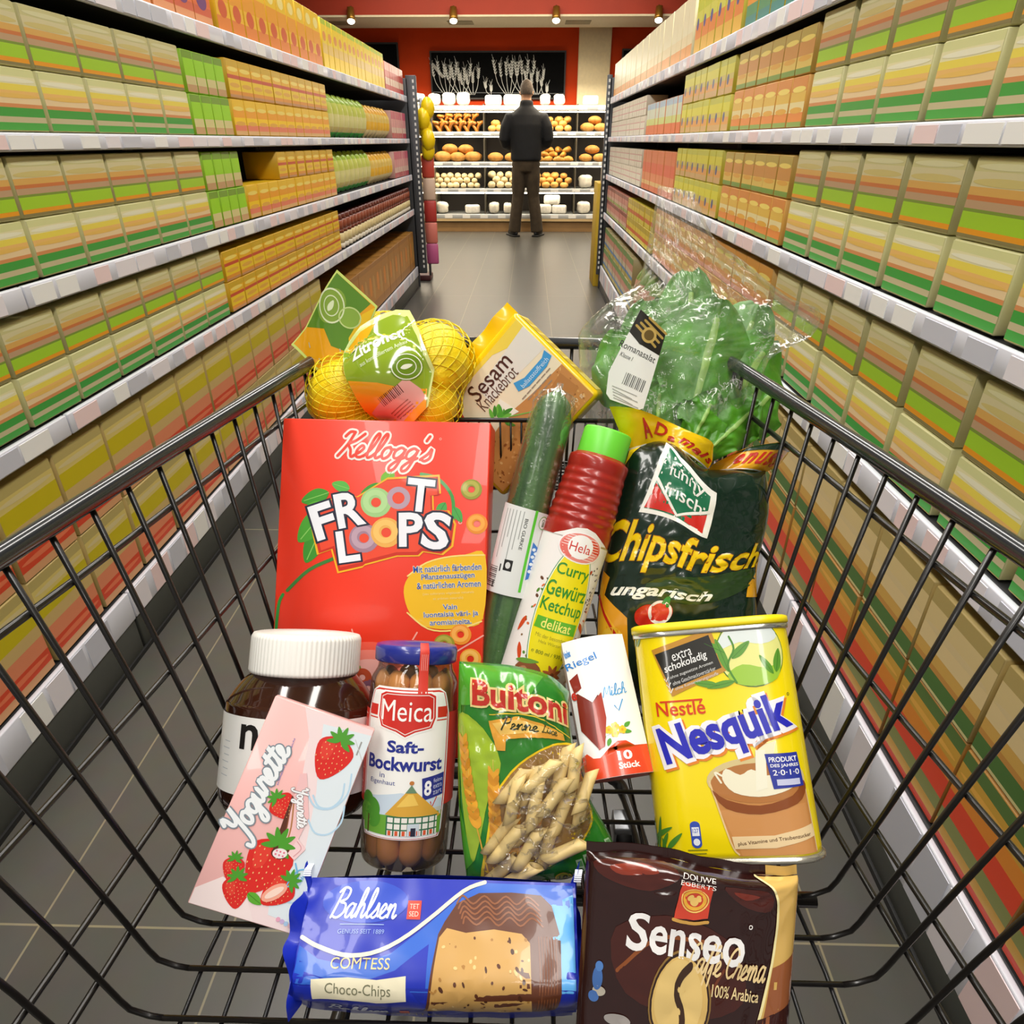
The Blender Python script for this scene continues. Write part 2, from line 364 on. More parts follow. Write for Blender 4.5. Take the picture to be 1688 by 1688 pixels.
q = MB(); q.box((-5, 10., 2.52), (5, 10.9, 3.1), K('98290a', .65, var=.06, scale=3)); q.box((-5, 9.99, 2.5), (5, 10.9, 2.52), K('d8cdb0', .6, var=.05))
for x in (-2.5, -.9, .6, 2.1): q.box((x - .16, 10.3, 2.494), (x + .16, 10.6, 2.502), K('8d8468', .6))
struct(q.obj('trim_1'))
q = MB(); q.box((.67, 11.22, 0), (1.12, 11.3, 2.56), K('f8e6ba', .55, var=.04), .01); struct(q.obj('trim_2'))
q = MB(); q.box((-5, 11.2, 2.56), (5, 11.3, 2.62), K('d9c9a0', .6)); struct(q.obj('trim_3'))

def board(x0, x1, z0, z1, label, wheat):
    W, H = x1 - x0, z1 - z0; e = empty('chalkboard', label, 'chalkboard', mat3((1, 0, 0), (0, 0, 1), (0, -1, 0), (x0, 11.29, z0)))
    q = MB(); q.box((0, 0, 0), (W, H, .03), K('0c0d0e', .9, var=.2, spec=.1)); 
    if wheat:
        A = Art(.01, 0, H, .9); chalk = 'e4e6e2'
        for bx, n, hh in ((22, 5, 38), (42, 5, 36), (58, 4, 30), (110, 5, 40), (132, 5, 40), (150, 4, 30), (84, 2, 16), (164, 2, 16)):
            for k in range(n):
                x = bx + (k - n / 2) * 6; top = H * 100 - 6 - hh + random.uniform(0, 8); lean = (k - n / 2) * 3
                A.stroke([(bx + (k - n / 2) * 2, H * 100 - 4), (x + lean * .3, H * 100 - hh * .5), (x + lean, top)], .7, chalk, k % 3)
                for j in range(5):
                    yy = top + j * hh * .085; xx = x + lean * (1 - j * .1)
                    for sg in (-1, 1): A.leaf(xx, yy + 3, 4.2, 1.1, -90 + sg * 30, chalk, 1)
                    A.stroke([(xx, yy), (xx + random.uniform(-4, 4), yy - 7)], .35, chalk, 2, 0)
        A.stroke([(0, H * 100 - 7), (W * 100, H * 100 - 5)], .9, '6d7074', 0, 0); A.stroke([(2, 14), (15, 28)], 4, 'b9b9b4', 0, 0)
        q.art(A, flat(.03), .0008)
    q.obj('board', e)
    q = MB(); 
    for a, b in (((-.02, -.02, 0), (W + .02, 0, .04)), ((-.02, H, 0), (W + .02, H + .02, .04)), ((-.02, 0, 0), (0, H, .04)), ((W, 0, 0), (W + .02, H, .04))): q.box(a, b, K('241c18', .5))
    q.obj('board_frame', e)
board(-1.4, .48, 1.72, 2.26, 'wide black chalkboard with white chalk wheat ears, above the bread rack', True)
board(1.3, 2.6, 1.72, 2.28, 'black chalkboard on the red wall, right of the cream column', False)
board(-3.3, -1.88, 1.72, 2.36, 'dark board on the red wall, left of the wheat chalkboard', False)

# spotlights under the red bulkhead
lamp0 = None
for i, (x, lb) in enumerate(((-2.19, 'outermost left of the four brass spotlights on the red bulkhead'), (-.94, 'brass spotlight above the left half of the wheat chalkboard'),
                           (.305, 'brass spotlight between the wheat chalkboard and the cream column'), (1.54, 'outermost right of the four brass spotlights on the red bulkhead'))):
    if not lamp0:
        e = lamp0 = empty('spotlight', lb, 'spotlight')
        q = MB(); q.tube([(0, 0, .0), (0, .01, .03), (0, .02, .13)], [.052, .05, .04], K('a07a34', .35, .8), 20); q.obj('lamp_can', e)
        q = MB(); q.ball((0, -.005, -.01), (.045, .045, .03), K('fff4dd', .5, emit=14.), 16, 8); q.obj('bulb', e)
        q = MB(); q.tube([(0, .02, .12), (0, .06, .14)], .012, K('6b5426', .4, .8), 8); q.obj('bracket', e)
    else: e = copy_tree(lamp0); e['label'] = lb
    e['group'] = 'spotlights on the red bulkhead'; e.location = (x, 9.93, 2.46)
    l = bpy.data.lights.new('spot', 'SPOT'); l.energy = 110; l.spot_size = R(75); l.spot_blend = .6; l.color = (1, .82, .58); l.shadow_soft_size = .05
    o = bpy.data.objects.new('spot', l); C.objects.link(o); o.location = (x, 9.9, 2.4); o.rotation_euler = (R(30), 0, 0)

# ------------------------------------------------------------------ shelving
GREY = K('44464a', .5, .2); GREYD = K('2b2c2f', .6); RAIL = K('d4d6e0', .35); 
LEV = {'L': [(.105, .185), (.614, .660), (.884, .928), (1.161, 1.194), (1.452, 1.496)], 'R': [(.075, .205), (.590, .640), (.894, .935), (1.172, 1.207), (1.436, 1.482)]}
XF = {'L': -1.0, 'R': .647}
BAY = {'L': [.06, 1.34, 2.62, 3.9, 5.13, 6.33], 'R': [.06, 1.32, 2.58, 3.84, 5.08, 6.30]}
WH = ('nearest the cart', 'second from the cart', 'in the middle of the row', 'second from its far end', 'at its far end by the bread rack')
def side_frame(sd, y, z, back=0.):
    return mat3((0, 1, 0), (0, 0, 1), (1, 0, 0), (XF[sd] - back, y, z)) if sd == 'L' else mat3((0, -1, 0), (0, 0, 1), (-1, 0, 0), (XF[sd] + back, y, z))
tagc = [K('f1f1ee', .5), K('e9e4ea', .5), K('f0d6d6', .5), K('c9cbd6', .5)]
for sd in 'LR':
    for b in range(5):
        y0, y1 = BAY[sd][b], BAY[sd][b + 1]; W = y1 - y0
        e = empty('shelving_bay', 'dark grey %s-hand shelving bay %s' % ('left' if sd == 'L' else 'right', WH[b]), 'shelving', side_frame(sd, (y0 + y1) / 2, 0), 'shelving bays along the aisle')
        q = MB(); q.box((-W / 2, 0, -.5), (W / 2, 1.63, -.47), GREYD); q.obj('back_panel', e)
        q = MB(); q.box((-W / 2 + .005, 0, -.42), (W / 2 - .005, LEV[sd][0][0], -.004), K('3f413c', .5), .003); q.box((-W / 2, 0, -.005), (W / 2, .012, .002), K('1b1b1b', .6)); q.obj('plinth', e)
        for sg in (-1, 1):
            q = MB(); q.box((sg * (W / 2 - .018) - .0175, 0, -.469), (sg * (W / 2 - .018) + .0175, 1.64, -.41), GREY, .003)
            for k in range(18): q.box((sg * (W / 2 - .018) - .006, .08 + k * .085, -.4115), (sg * (W / 2 - .018) + .006, .12 + k * .085, -.4095), K('101010', .8))
            q.obj('upright', e)
        for k, (z0, z1) in enumerate(LEV[sd]):
            q = MB(); q.box((-W / 2 + .004, z1 - .03, -.46), (W / 2 - .004, z1 - .004, -.012), GREYD, .002); sh = q.obj('shelf', e)
            q = MB(); q.box((-W / 2 + .002, z0, -.012), (W / 2 - .002, z1, .0), RAIL, .003)
            x = -W / 2 + .02
            while x < W / 2 - .09:
                ww = random.choice((.06, .07, .09)); q.box((x, z0 + .004, .0), (x + ww, z1 - .005, .0014), random.choice(tagc)); x += ww + random.choice((.006, .012, .03, .07))
            q.obj('price_rail', sh)
    # closed end of the row
    s = 1 if sd == 'L' else -1; xf = XF[sd]; ye = BAY[sd][5]
    e = empty('end_panel', 'grey perforated end panel closing the %s-hand shelving by the bread rack' % ('left' if sd == 'L' else 'right'), 'end panel', Matrix.Translation((xf, ye + .022, 0)))
    q = MB(); xs = sorted((-.55 * s, .006 * s)); q.box((xs[0], 0, 0), (xs[1], .03, 1.62), GREY, .004); q.obj('panel', e)
    q = MB(); xs = sorted((-.01 * s, (.075 if sd == 'L' else .03) * s)); q.box((xs[0], .0, .12), (xs[1], .04, 1.64), K('46484c', .45, .3), .004)
    for k in range(34): q.box((xs[1] - .03, -.0015, .17 + k * .043), (xs[1] - .016, .0, .192 + k * .043), K('d4d4d0', .5))
    q.obj('perforated_post', e)

# ------------------------------------------------------------------ packs on the shelves
MESH = {}
def pack_mesh(kind, w, h, d, bands, side, pic=None):
    key = (kind, w, h, d, tuple(bands), pic)
    if key in MESH: return MESH[key].copy()
    q = MB(); base = K(side, .42)
    A = Art(.01, -w * 50 * .01, h, .38); Wc = w * 100; Hc = h * 100
    if kind == 'jar':
        r = w / 2 - .002; v = 0
        prof = [(r * .9, 0), (r, .006)]
        y = h
        cuts = [h * (1 - f) for f, _ in bands] + [0]
        for (f, c), lo in zip(bands, cuts[1:]):
            hi = h * (1 - f)
            rr = lambda t: r * (.86 if t > h * .84 else 1)
            q.lathe([(rr(lo), lo + .0005), (rr((lo + hi) / 2), (lo + hi) / 2), (rr(hi - .001), hi)], K(c, .3), 20, cap=True, xf=Matrix.Translation((0, 0, -r)))
    elif kind == 'bag':
        def S(u, v):
            a = 2 * pi * u; e = (1 - abs(2 * v - 1) ** 3) ; rx = w / 2 - .002; rz = d / 2 * max(e, .06)
            cx, cz = math.cos(a), math.sin(a)
            return (rx * cx * (.8 + .2 * e) * (1 - .06 * v), v * h, -d / 2 + rz * abs(cz) ** .7 * (1 if cz > 0 else -1) + .004 * noise.noise((u * 6, v * 5, w * 90)))
        def mf(u, v):
            c = bands[0][1]
            for f, cc in bands:
                if 1 - v >= f: c = cc
            return K(c, .3)
        q.grid(S, 20, 24, None, True, mf=mf)
    else:
        q.box((-w / 2 + .0012, 0, -d), (w / 2 - .0012, h - .001, 0), base, .0022, seg=1)
        x0, x1 = .25, Wc - .25
        for k, (f, c) in enumerate(bands):
            f1 = bands[k + 1][0] if k + 1 < len(bands) else 1.
            A.rect(x0, max(f * Hc, .3), x1, min(f1 * Hc, Hc - .3), c, 0)
        if pic:
            for (px, py, rx, ry, c) in pic: A.ell(px * Wc, py * Hc, rx * Wc, ry * Hc, c, 2)
        q.art(A, flat(0), .0003)
    o = q.obj('pack'); MESH[key] = o; return o
NP = [0]
def block(sd, lev, y0, y1, name, cat, label, kind, w, h, d, bands, side, tiers=1, pic=None, z0=0., gap=.0012, jit=.003):
    n = max(1, int((y1 - y0) / (w + gap))); st = (y1 - y0) / n
    for t in range(tiers):
        for i in range(n):
            o = pack_mesh(kind, w, h, d, bands, side, pic)
            if o.name not in C.objects: C.objects.link(o)
            o.name = name; y = y0 + st * (i + .5)
            o.matrix_world = side_frame(sd, y, LEV[sd][lev][1] + .0008 + z0 + t * (h + .0006), .016 + random.uniform(0, jit)) @ Matrix.Rotation(R(random.uniform(-.5, .5)), 4, 'Y')
            tag(o, label, cat, label); NP[0] += 1
SHN = ('bottom shelf', 'second shelf from the floor', 'middle shelf', 'fourth shelf from the floor', 'top shelf')
SDN = {'L': 'left', 'R': 'right'}
def lab(txt, sd, lev): return '%s, %s, %s shelving' % (txt, SHN[lev], SDN[sd])
# printed designs: (where the band starts, colour) from the top of the pack down
DA = [(0, 'cfc98e'), (.18, 'd9cfa0'), (.36, 'dfae5c'), (.46, 'd07a44'), (.52, 'c2a07c'), (.62, '7f9a3a'), (.66, 'a6d42e'), (.86, 'f0a020'), (.93, '8a8050')]
DB = [(0, 'ddde9e'), (.14, 'ece6b4'), (.26, 'f0dc58'), (.36, 'f0c070'), (.46, 'ecd0a0'), (.56, 'd89058'), (.62, '3fa040'), (.76, 'c4b890'), (.85, '46a444'), (.97, 'e0a850')]
DT = [(0, '7aa432'), (.2, '9ede20'), (.6, 'd8cf90'), (.8, 'c8a070')]
DM1 = [(0, 'd8b020'), (.2, 'f0b818'), (.4, 'd05030'), (.5, 'f4d020'), (.8, 'e89a2c'), (.9, 'c89060')]
DM2 = [(0, 'f4c81c'), (.3, 'f6a80c'), (.5, 'ffd400'), (.7, 'e88060'), (.86, 'dcb070')]
DF1 = [(0, 'a8c83c'), (.2, 'd4dc6c'), (.45, 'e4e098'), (.75, 'd8c880'), (.88, '58c860')]
DF2 = [(0, 'f2b630'), (.25, 'f0d070'), (.5, 'f4c040'), (.75, 'ecd8a0')]
DF3 = [(0, 'd8607c'), (.3, 'e8a0a0'), (.6, 'e8c8b8'), (.8, 'c04858')]
DC = [(0, 'b9a866'), (.12, 'd8c470'), (.25, 'c9b80a'), (.45, 'cdb070'), (.58, 'e08860'), (.75, 'd84828'), (.9, 'd8a070')]
DD1 = [(0, 'bda868'), (.18, 'e6cf94'), (.42, 'ecd49c'), (.6, 'dcb058'), (.72, 'cc9448'), (.78, '527a3a'), (.95, 'd8cf90')]
DD2 = [(0, '5c7c3c'), (.14, 'd8a840'), (.3, 'e89030'), (.46, 'e84a28'), (.68, '8a9050'), (.82, 'd0a040'), (.92, 'd04028')]
PIC = ((.5, .3, .46, .05, 'd4c47c'), (.5, .12, .44, .04, 'dcd8a8'))
PB = ((.5, .44, .46, .035, 'ecc060'), (.5, .2, .46, .04, 'f2efd0'))
PM = ((.5, .26, .42, .06, 'f8e070'), (.5, .66, .4, .06, 'e8b040'))
for sd in 'LR':
    yn = 2.3 if sd == 'L' else 1.88; ys = .56 if sd == 'L' else .4
    for lev in (1, 2, 3):
        h = .112 if lev > 1 else (.104 if sd == 'L' else .12)
        block(sd, lev, ys, yn, 'cereal_carton', 'carton', lab('cream carton banded green at its foot, lower tier', sd, lev), 'box', .165, h, .2, DB, 'd8d49c', 1, PB)
        block(sd, lev, ys, yn, 'muesli_carton', 'carton', lab('cream carton with lime and orange bands, upper tier', sd, lev), 'box', .165, h, .2, DA, 'c9c28c', 1, PIC, z0=h + .001)
# left row
for lev in (2, 3):
    block('L', lev, 2.31, 2.61, 'tea_box', 'box', lab('lime and cream tea box, narrow stack', 'L', lev), 'box', .072, .11, .16, DT, '9ccf30', 2)
    block('L', lev, 2.63, 3.88, 'soup_packet', 'packet', lab('yellow packet striped red and orange, lower tier', 'L', lev), 'box', .112, .112, .14, DM2, 'f0c020', 1, PM)
block('L', 3, 2.63, 3.88, 'sauce_packet', 'packet', lab('golden packet with a red stripe, upper tier', 'L', 3), 'box', .112, .115, .14, DM1, 'e0b020', 1, PM, z0=.113)
block('L', 2, 3.0, 3.88, 'sauce_packet', 'packet', lab('golden packet with a red stripe, upper tier', 'L', 2), 'box', .112, .1, .14, DM1, 'e0b020', 1, PM, z0=.113)
for lev in (2, 3):
    block('L', lev, 3.92, 4.82, 'noodle_bag', 'bag', lab('pale green and yellow noodle bag', 'L', lev), 'bag', .1, .2, .1, DF1, 'd8dc80')
    block('L', lev, 4.84, 5.6, 'pasta_bag', 'bag', lab('orange and cream pasta bag', 'L', lev), 'bag', .095, .185, .1, DF2, 'f0c040')
    block('L', lev, 5.62, 6.28, 'rice_box', 'box', lab('pink and red rice box at the far end', 'L', lev), 'box', .082, .18, .12, DF3, 'e0b0a8')
block('L', 1, 2.32, 3.84, 'sauce_packet', 'packet', lab('yellow, red and orange packet in two low tiers', 'L', 1), 'box', .125, .098, .14, DM1, 'e0b020', 2, PM)
block('L', 1, 3.88, 6.28, 'sauce_jar', 'jar', lab('brown sauce jar with a cream label', 'L', 1), 'jar', .083, .17, .083, [(0, '6a2c20'), (.16, '9a5038'), (.45, '7a3a28'), (.55, 'ead8a0'), (.85, 'efe8d4')], '7a3a28')
block('L', 0, .7, 3.36, 'flour_sack', 'pack', lab('beige, yellow and red pack in two stacked tiers', 'L', 0), 'box', .18, .204, .22, DC, 'c8b070', 2, ((.5, .18, .46, .03, 'd8c890'), (.5, .82, .46, .03, 'e87850')))
block('L', 0, 3.42, 6.26, 'cardboard_case', 'case', lab('brown cardboard case with an orange print', 'L', 0), 'box', .235, .3, .3, [(0, 'a8742c'), (.1, 'b88030'), (.55, 'c4862c'), (.8, 'ae7628')], 'a8742c', 1, ((.3, .45, .16, .2, 'e08c20'), (.72, .5, .14, .25, 'c89a50')))
block('L', 4, 1.4, 2.6, 'crispbread_pack', 'pack', lab('orange pack with a purple patch', 'L', 4), 'box', .13, .15, .16, [(0, 'e8a048'), (.4, 'e87840'), (.7, 'd86848'), (.85, 'e8a070')], 'e08840', 1, ((.5, .6, .28, .16, '7a4a80'), (.5, .2, .3, .1, 'f0d080')))
block('L', 4, 2.63, 3.9, 'cracker_box', 'box', lab('yellow and orange cracker box', 'L', 4), 'box', .12, .21, .16, [(0, 'f4cc20'), (.35, 'f0a428'), (.6, 'f4c030'), (.8, 'e88838')], 'f0c020', 1, ((.5, .2, .3, .1, 'f8e890'), (.5, .7, .3, .12, 'd86030')))
block('L', 4, 3.92, 5.5, 'wafer_box', 'box', lab('bright yellow wafer box', 'L', 4), 'box', .1, .205, .15, [(0, 'b8d030'), (.12, 'f6d820'), (.5, 'eec860'), (.7, 'ffd800')], 'f4d020', 1, ((.5, .35, .3, .1, 'e89a40'),))
block('L', 4, 5.52, 6.28, 'biscuit_box', 'box', lab('red and cream biscuit box at the far end', 'L', 4), 'box', .09, .17, .14, [(0, 'f0b0a0'), (.3, 'd04840'), (.55, 'f0d0b8'), (.8, 'c83838')], 'e09080')
# right row
GR = [(0, 'c8cc40'), (.2, 'e0dc30'), (.45, 'd8c85c'), (.6, 'e8a850'), (.8, 'd8b070')]
OR = [(0, 'e87840'), (.3, 'e85a2c'), (.55, 'ec8850'), (.75, 'f0c880'), (.85, 'e06a30')]
WR = [(0, 'e8e0cc'), (.28, 'd8a8a0'), (.34, 'ece6d4'), (.62, 'd89c98'), (.68, 'ece6d4')]
for lev in (2, 3):
    block('R', lev, 1.9, 2.56, 'stock_cube_box', 'box', lab('orange, yellow and green box, lower tier', 'R', lev), 'box', .106, .112, .15, [(0, 'e09040'), (.3, 'e8c050'), (.5, 'ecdca0'), (.7, 'ec9040'), (.88, '8aa850')], 'e0a850', 1, PM)
    block('R', lev, 1.9, 2.56, 'stock_cube_box', 'box', lab('orange, yellow and green box, upper tier', 'R', lev), 'box', .106, .1, .15, [(0, 'c0a850'), (.3, 'd89848'), (.6, 'e8c860'), (.85, '7aa040')], 'd0a850', 1, PM, z0=.113)
    block('R', lev, 2.6, 3.4, 'dumpling_box', 'box', lab('yellow-green box in two tiers', 'R', lev), 'box', .098, .108, .15, GR, 'd8cc40', 2, ((.3, .6, .14, .14, '4a5a8a'),))
    block('R', lev, 3.42, 4.4, 'juice_carton', 'carton', lab('orange and red carton in a low row', 'R', lev), 'box', .096, .15 if lev == 3 else .2, .14, [(0, 'a8c8e0'), (.2, 'd8e4d0'), (.5, 'd4e080'), (.7, 'e87030')] if lev == 3 else OR, 'e89860')
    block('R', lev, 4.46, 6.24, 'sugar_pack', 'pack', lab('white pack with faint red lines', 'R', lev), 'box', .09, .1, .12, WR, 'e8e0cc', 2)
block('R', 1, 1.9, 3.8, 'pudding_box', 'box', lab('orange and pink dessert box in two tiers', 'R', 1), 'box', .125, .118, .15, [(0, 'd89838'), (.3, 'e8b850'), (.5, 'f0e0a0'), (.7, 'ec9838'), (.85, 'f0a890')], 'e0b060', 2, PM)
block('R', 1, 3.86, 4.9, 'spice_box', 'box', lab('yellow box with red and blue print', 'R', 1), 'box', .1, .105, .14, [(0, 'c8b030'), (.3, 'e8d040'), (.55, 'e06a38'), (.75, 'e8d850')], 'd8c040', 2)
block('R', 1, 4.92, 6.24, 'jelly_box', 'box', lab('dark red and pink box at the far end', 'R', 1), 'box', .1, .105, .14, [(0, '8a3428'), (.25, 'd88878'), (.6, 'e0b8a0'), (.8, 'a8b858')], 'c07868', 2)
block('R', 0, .34, 2.56, 'noodle_pack', 'pack', lab('cream and dark green pack, upper tier', 'R', 0), 'box', .18, .165, .22, DD1, 'c8b070', 1, ((.5, .4, .46, .04, 'e6d09c'),), z0=.186)
block('R', 0, .34, 2.56, 'lentil_pack', 'pack', lab('green, orange and red pack, lower tier', 'R', 0), 'box', .18, .185, .22, DD2, 'b0803c', 1, ((.5, .24, .46, .03, 'f0b850'),))
block('R', 0, 2.6, 4.4, 'baking_mix_bag', 'bag', lab('green and pink baking mix bag', 'R', 0), 'bag', .15, .3, .14, [(0, '78a03c'), (.25, 'e0a890'), (.45, 'e8d0a8'), (.65, 'd86a40'), (.8, 'c8c050')], 'c0b060')
block('R', 0, 4.44, 6.24, 'detergent_box', 'box', lab('box striped green, pink and blue', 'R', 0), 'box', .17, .16, .2, [(0, '6a9a44'), (.25, 'd8927c'), (.5, 'd8c8a8'), (.7, '4a8ac8'), (.82, 'c8b850')], 'b8a878', 2)
block('R', 4, 1.3, 2.56, 'snack_box', 'box', lab('yellow-green and orange snack box', 'R', 4), 'box', .12, .19, .16, [(0, 'b8c838'), (.2, 'e8d430'), (.45, 'f0a038'), (.7, '5a9a6a'), (.85, '4a9088')], 'd8c030', 1, ((.5, .35, .3, .1, 'f0e080'),))
block('R', 4, 2.6, 3.3, 'snack_box', 'box', lab('green and orange snack box in the middle bay', 'R', 4), 'box', .11, .2, .16, [(0, 'c8d040'), (.3, 'd8d85c'), (.5, 'e88c40'), (.75, 'e8b848')], 'd0c850', 1, ((.3, .5, .16, .1, '505a98'),))
block('R', 4, 3.34, 6.24, 'flour_bag', 'bag', lab('cream paper bag with an orange foot', 'R', 4), 'box', .115, .22, .11, [(0, 'f0e8c4'), (.6, 'ecdcb0'), (.78, 'e8a050')], 'f0e6c0')

# displays at the far ends of the two rows
e = empty('display_rack', 'slim display rack hung with yellow bags and red packs, end of left shelving', 'display rack', Matrix.Translation((-.94, 6.66, 0)))
q = MB(); q.box((-.5, 0, 0), (.0, .2, .05), K('5a2c30', .5), .006); q.obj('base', e)
q = MB(); q.tube([(0, .02, .05), (0, .02, 1.5)], .012, K('888a90', .4, .6)); q.tube([(-.45, .02, .05), (-.45, .02, 1.5)], .012, K('888a90', .4, .6)); q.tube([(-.45, .02, 1.48), (0, .02, 1.48)], .01, K('888a90', .4, .6)); q.obj('rack_frame', e)
for i in range(5):
    q = MB(); q.ball((0, 0, 0), (.06, .05, .085), K('f0cc10', .3, bump=.4, bscale=30), 14, 8, fn=lambda d: .12 * noise.noise(d * 2.3 + V((i, 0, 0))))
    o = q.obj('lemon_sweet_bag'); o.location = (-.885 + random.uniform(-.04, .02), 6.6 - (i % 2) * .03, 1.42 - i * .078); tag(o, 'plump yellow bag hanging at the top of the slim display rack', 'bag', 'yellow bags on the display rack')
for i in range(5):
    q = MB(); q.box((-.055, -.02, -.09), (.055, .02, .09), K(('c84a38', 'd8b8a0', 'b83830', 'd87868', 'c05a88')[i], .4), .012); o = q.obj('sweet_packet')
    o.location = (-.90, 6.62, .98 - i * .182); tag(o, ('red', 'cream', 'dark red', 'salmon pink', 'purple-pink')[i] + ' packet on the slim display rack below the yellow bags', 'packet', 'packets on the display rack')
e = empty('display_stand', 'yellow cardboard display stand at the far end of the right shelving', 'display stand', Matrix.Translation((.6, 6.42, 0)))
q = MB(); q.box((0, 0, 0), (.5, .4, .86), K('c8a428', .6, var=.12, scale=8), .004); q.obj('cardboard_body', e)
q = MB(); q.box((.02, .02, .86), (.48, .04, 1.02), K('d8c8b0', .6), .003); q.obj('header_card', e)

# ------------------------------------------------------------------ bread rack
RX0, RX1, RY = -2.1, 1.5, 10.6
RL = [(.18, .24), (.53, .578), (.87, .918), (1.24, 1.29), (1.54, 1.60)]
e = empty('bread_rack', 'long silver bread rack filled with rolls and loaves behind the man', 'bread rack', Matrix.Translation((0, RY, 0)))
q = MB(); q.box((RX0, .06, 0), (RX1, .6, .13), K('b98e58', .5, var=.1, scale=6)); q.box((RX0, .05, .13), (RX1, .6, .145), K('16120e', .6)); q.box((RX0, .0, .145), (RX1, .6, .18), K('c4a878', .5)); q.obj('plinth', e)
q = MB(); q.box((RX0, .58, .18), (RX1, .6, 1.6), K('2a2119', .6)); q.obj('back_panel', e)
for z0, z1 in RL:
    q = MB(); q.box((RX0, .02, z1 - .02), (RX1, .58, z1), K('a8aaa8', .35, .4)); sh = q.obj('shelf', e)
    q = MB(); q.box((RX0, 0, z0), (RX1, .02, z1), K('c6c8c8', .3, .3), .003)
    x = RX0 + .1
    while x < RX1 - .1: q.box((x, -.002, z0 + .008), (x + .11, 0, z1 - .008), K('eceae4', .5)); x += random.choice((.2, .26, .31))
    q.obj('price_rail', sh)
    if z0 > .3:
        q = MB(); q.box((RX0 + .05, .05, z0 - .018), (RX1 - .05, .09, z0 - .006), K('fff0d4', .5, emit=20.)); q.obj('light_tube', sh)
for x in (RX0, -1.36, -.64, .02, .66, RX1):
    q = MB(); q.box((x - .006, .03, .18), (x + .006, .58, 1.62), K('6b6455', .4, .3)); q.obj('divider', e)
area('rack_light', (-.3, RY - .15, 2.0), (3.2, .2), 60, (R(-8), 0, 0), (1, .9, .72))
def bread_mesh(kind):
    q = MB(); g = K('c98a3c', .6, var=.25, scale=25); 
    if kind == 'roll':
        q.ball((0, 0, .03), (.05, .042, .034), K('e0aa58', .6, var=.22, scale=30), 14, 9, fn=lambda d: .08 * noise.noise(d * 2) - .12 * math.exp(-(d.x * 6) ** 2) * max(d.z, 0)); return q
    if kind == 'white_roll':
        q.ball((0, 0, .03), (.045, .042, .036), K('e4cfa0', .7, var=.15, scale=30), 14, 9, fn=lambda d: .09 * noise.noise(d * 2.4)); return q
    if kind == 'loaf':
        q.ball((0, 0, .06), (.12, .07, .065), K('c88c40', .65, var=.3, scale=14), 18, 10, fn=lambda d: .06 * noise.noise(d * 3) - .05 * math.sin(d.x * 14) ** 8 * max(d.z, 0)); return q
    if kind == 'pretzel':
        P = [(.055 * math.sin(t) + .028 * math.sin(2 * t + .3), 0, .062 + .045 * math.cos(t) * 1.0 - .02 * math.cos(2 * t)) for t in [2 * pi * k / 40 for k in range(40)]]
        P = [(a, .012 * math.sin(3 * 2 * pi * k / 40), c) for k, (a, b, c) in enumerate(P)]
        q.tube(P, .017, K('c07828', .35, var=.3, scale=30), 10, True); return q
    if kind == 'croissant':
        q.tube([(-.07, .03, .02), (-.045, 0, .03), (0, -.015, .036), (.045, 0, .03), (.07, .03, .02)], [.01, .026, .034, .026, .01], K('d89a40', .45, var=.25, scale=40), 12); return q
    if kind == 'bread_bag':
        q.ball((0, 0, .082), (.1, .07, .085), K('f2ead8', .3, bump=.6, bscale=25, var=.08), 18, 12, fn=lambda d: 1 / (abs(d.x) ** 4 + abs(d.y) ** 4 + abs(d.z) ** 4) ** .25 - 1 - .12 + .16 * noise.noise(d * 2.6)); return q
    if kind == 'toast_bag':
        q.box((-.11, -.06, 0), (.11, .06, .12), K('f4efe2', .3, bump=.5, bscale=22, var=.1), .03, seg=3); return q
BR = {}
BN = {'roll': ('golden crusty bread roll', 'roll'), 'white_roll': ('pale floury bread roll', 'roll'), 'loaf': ('brown crusty loaf', 'loaf'), 'pretzel': ('brown baked pretzel', 'pretzel'),
      'croissant': ('curved golden croissant', 'croissant'), 'bread_bag': ('white bread bag', 'bag'), 'toast_bag': ('white bagged toast loaf', 'loaf')}
def bread(kind, x, y, z, lev, sc=1., tilt=0.):
    if kind not in BR: BR[kind] = bread_mesh(kind).obj(kind); o = BR[kind]
    else: o = BR[kind].copy(); C.objects.link(o)
    o.location = (x, y, z); o.rotation_euler = (tilt, 0, random.uniform(0, 6.28) if kind not in ('pretzel', 'toast_bag', 'loaf') else random.uniform(-.25, .25)); o.scale = (sc,) * 3
    sn = ('lowest level', 'second level', 'middle level', 'fourth level', 'top level')[lev]
    lb = '%s on the %s of the bread rack' % (BN[kind][0], sn); tag(o, lb, BN[kind][1], lb)
def rowof(lev, x0, x1, kind, dx, rows, h, depth=2, sc=1.):
    z = RL[lev][1]
    for r_ in range(rows):
        for d in range(depth if r_ == 0 else 1):
            x = x0 + dx * (.5 + .5 * (r_ % 2))
            while x < x1 - dx * .4:
                bread(kind, x + random.uniform(-.01, .01), RY + .12 + d * .13 + r_ * .05, z + .002 + r_ * h, lev, sc * random.uniform(.92, 1.08)); x += dx
rowof(4, -1.62, -.66, 'bread_bag', .2, 1, .1, 1, .95); rowof(4, -.62, -.1, 'toast_bag', .25, 1, .1, 1); rowof(4, .1, .64, 'bread_bag', .2, 1, .1, 1, .9); rowof(4, .72, 1.1, 'toast_bag', .23, 1, .1, 1)
rowof(3, -1.6, -1.38, 'roll', .1, 3, .05, 1); rowof(3, -1.33, -.67, 'pretzel', .13, 2, .085, 2, 1.2); rowof(3, -.6, -.06, 'roll', .13, 2, .06, 1, 1.3); rowof(3, .08, .64, 'roll', .13, 3, .055, 1, 1.25); rowof(3, .7, 1.1, 'loaf', .2, 2, .09, 1, .85)
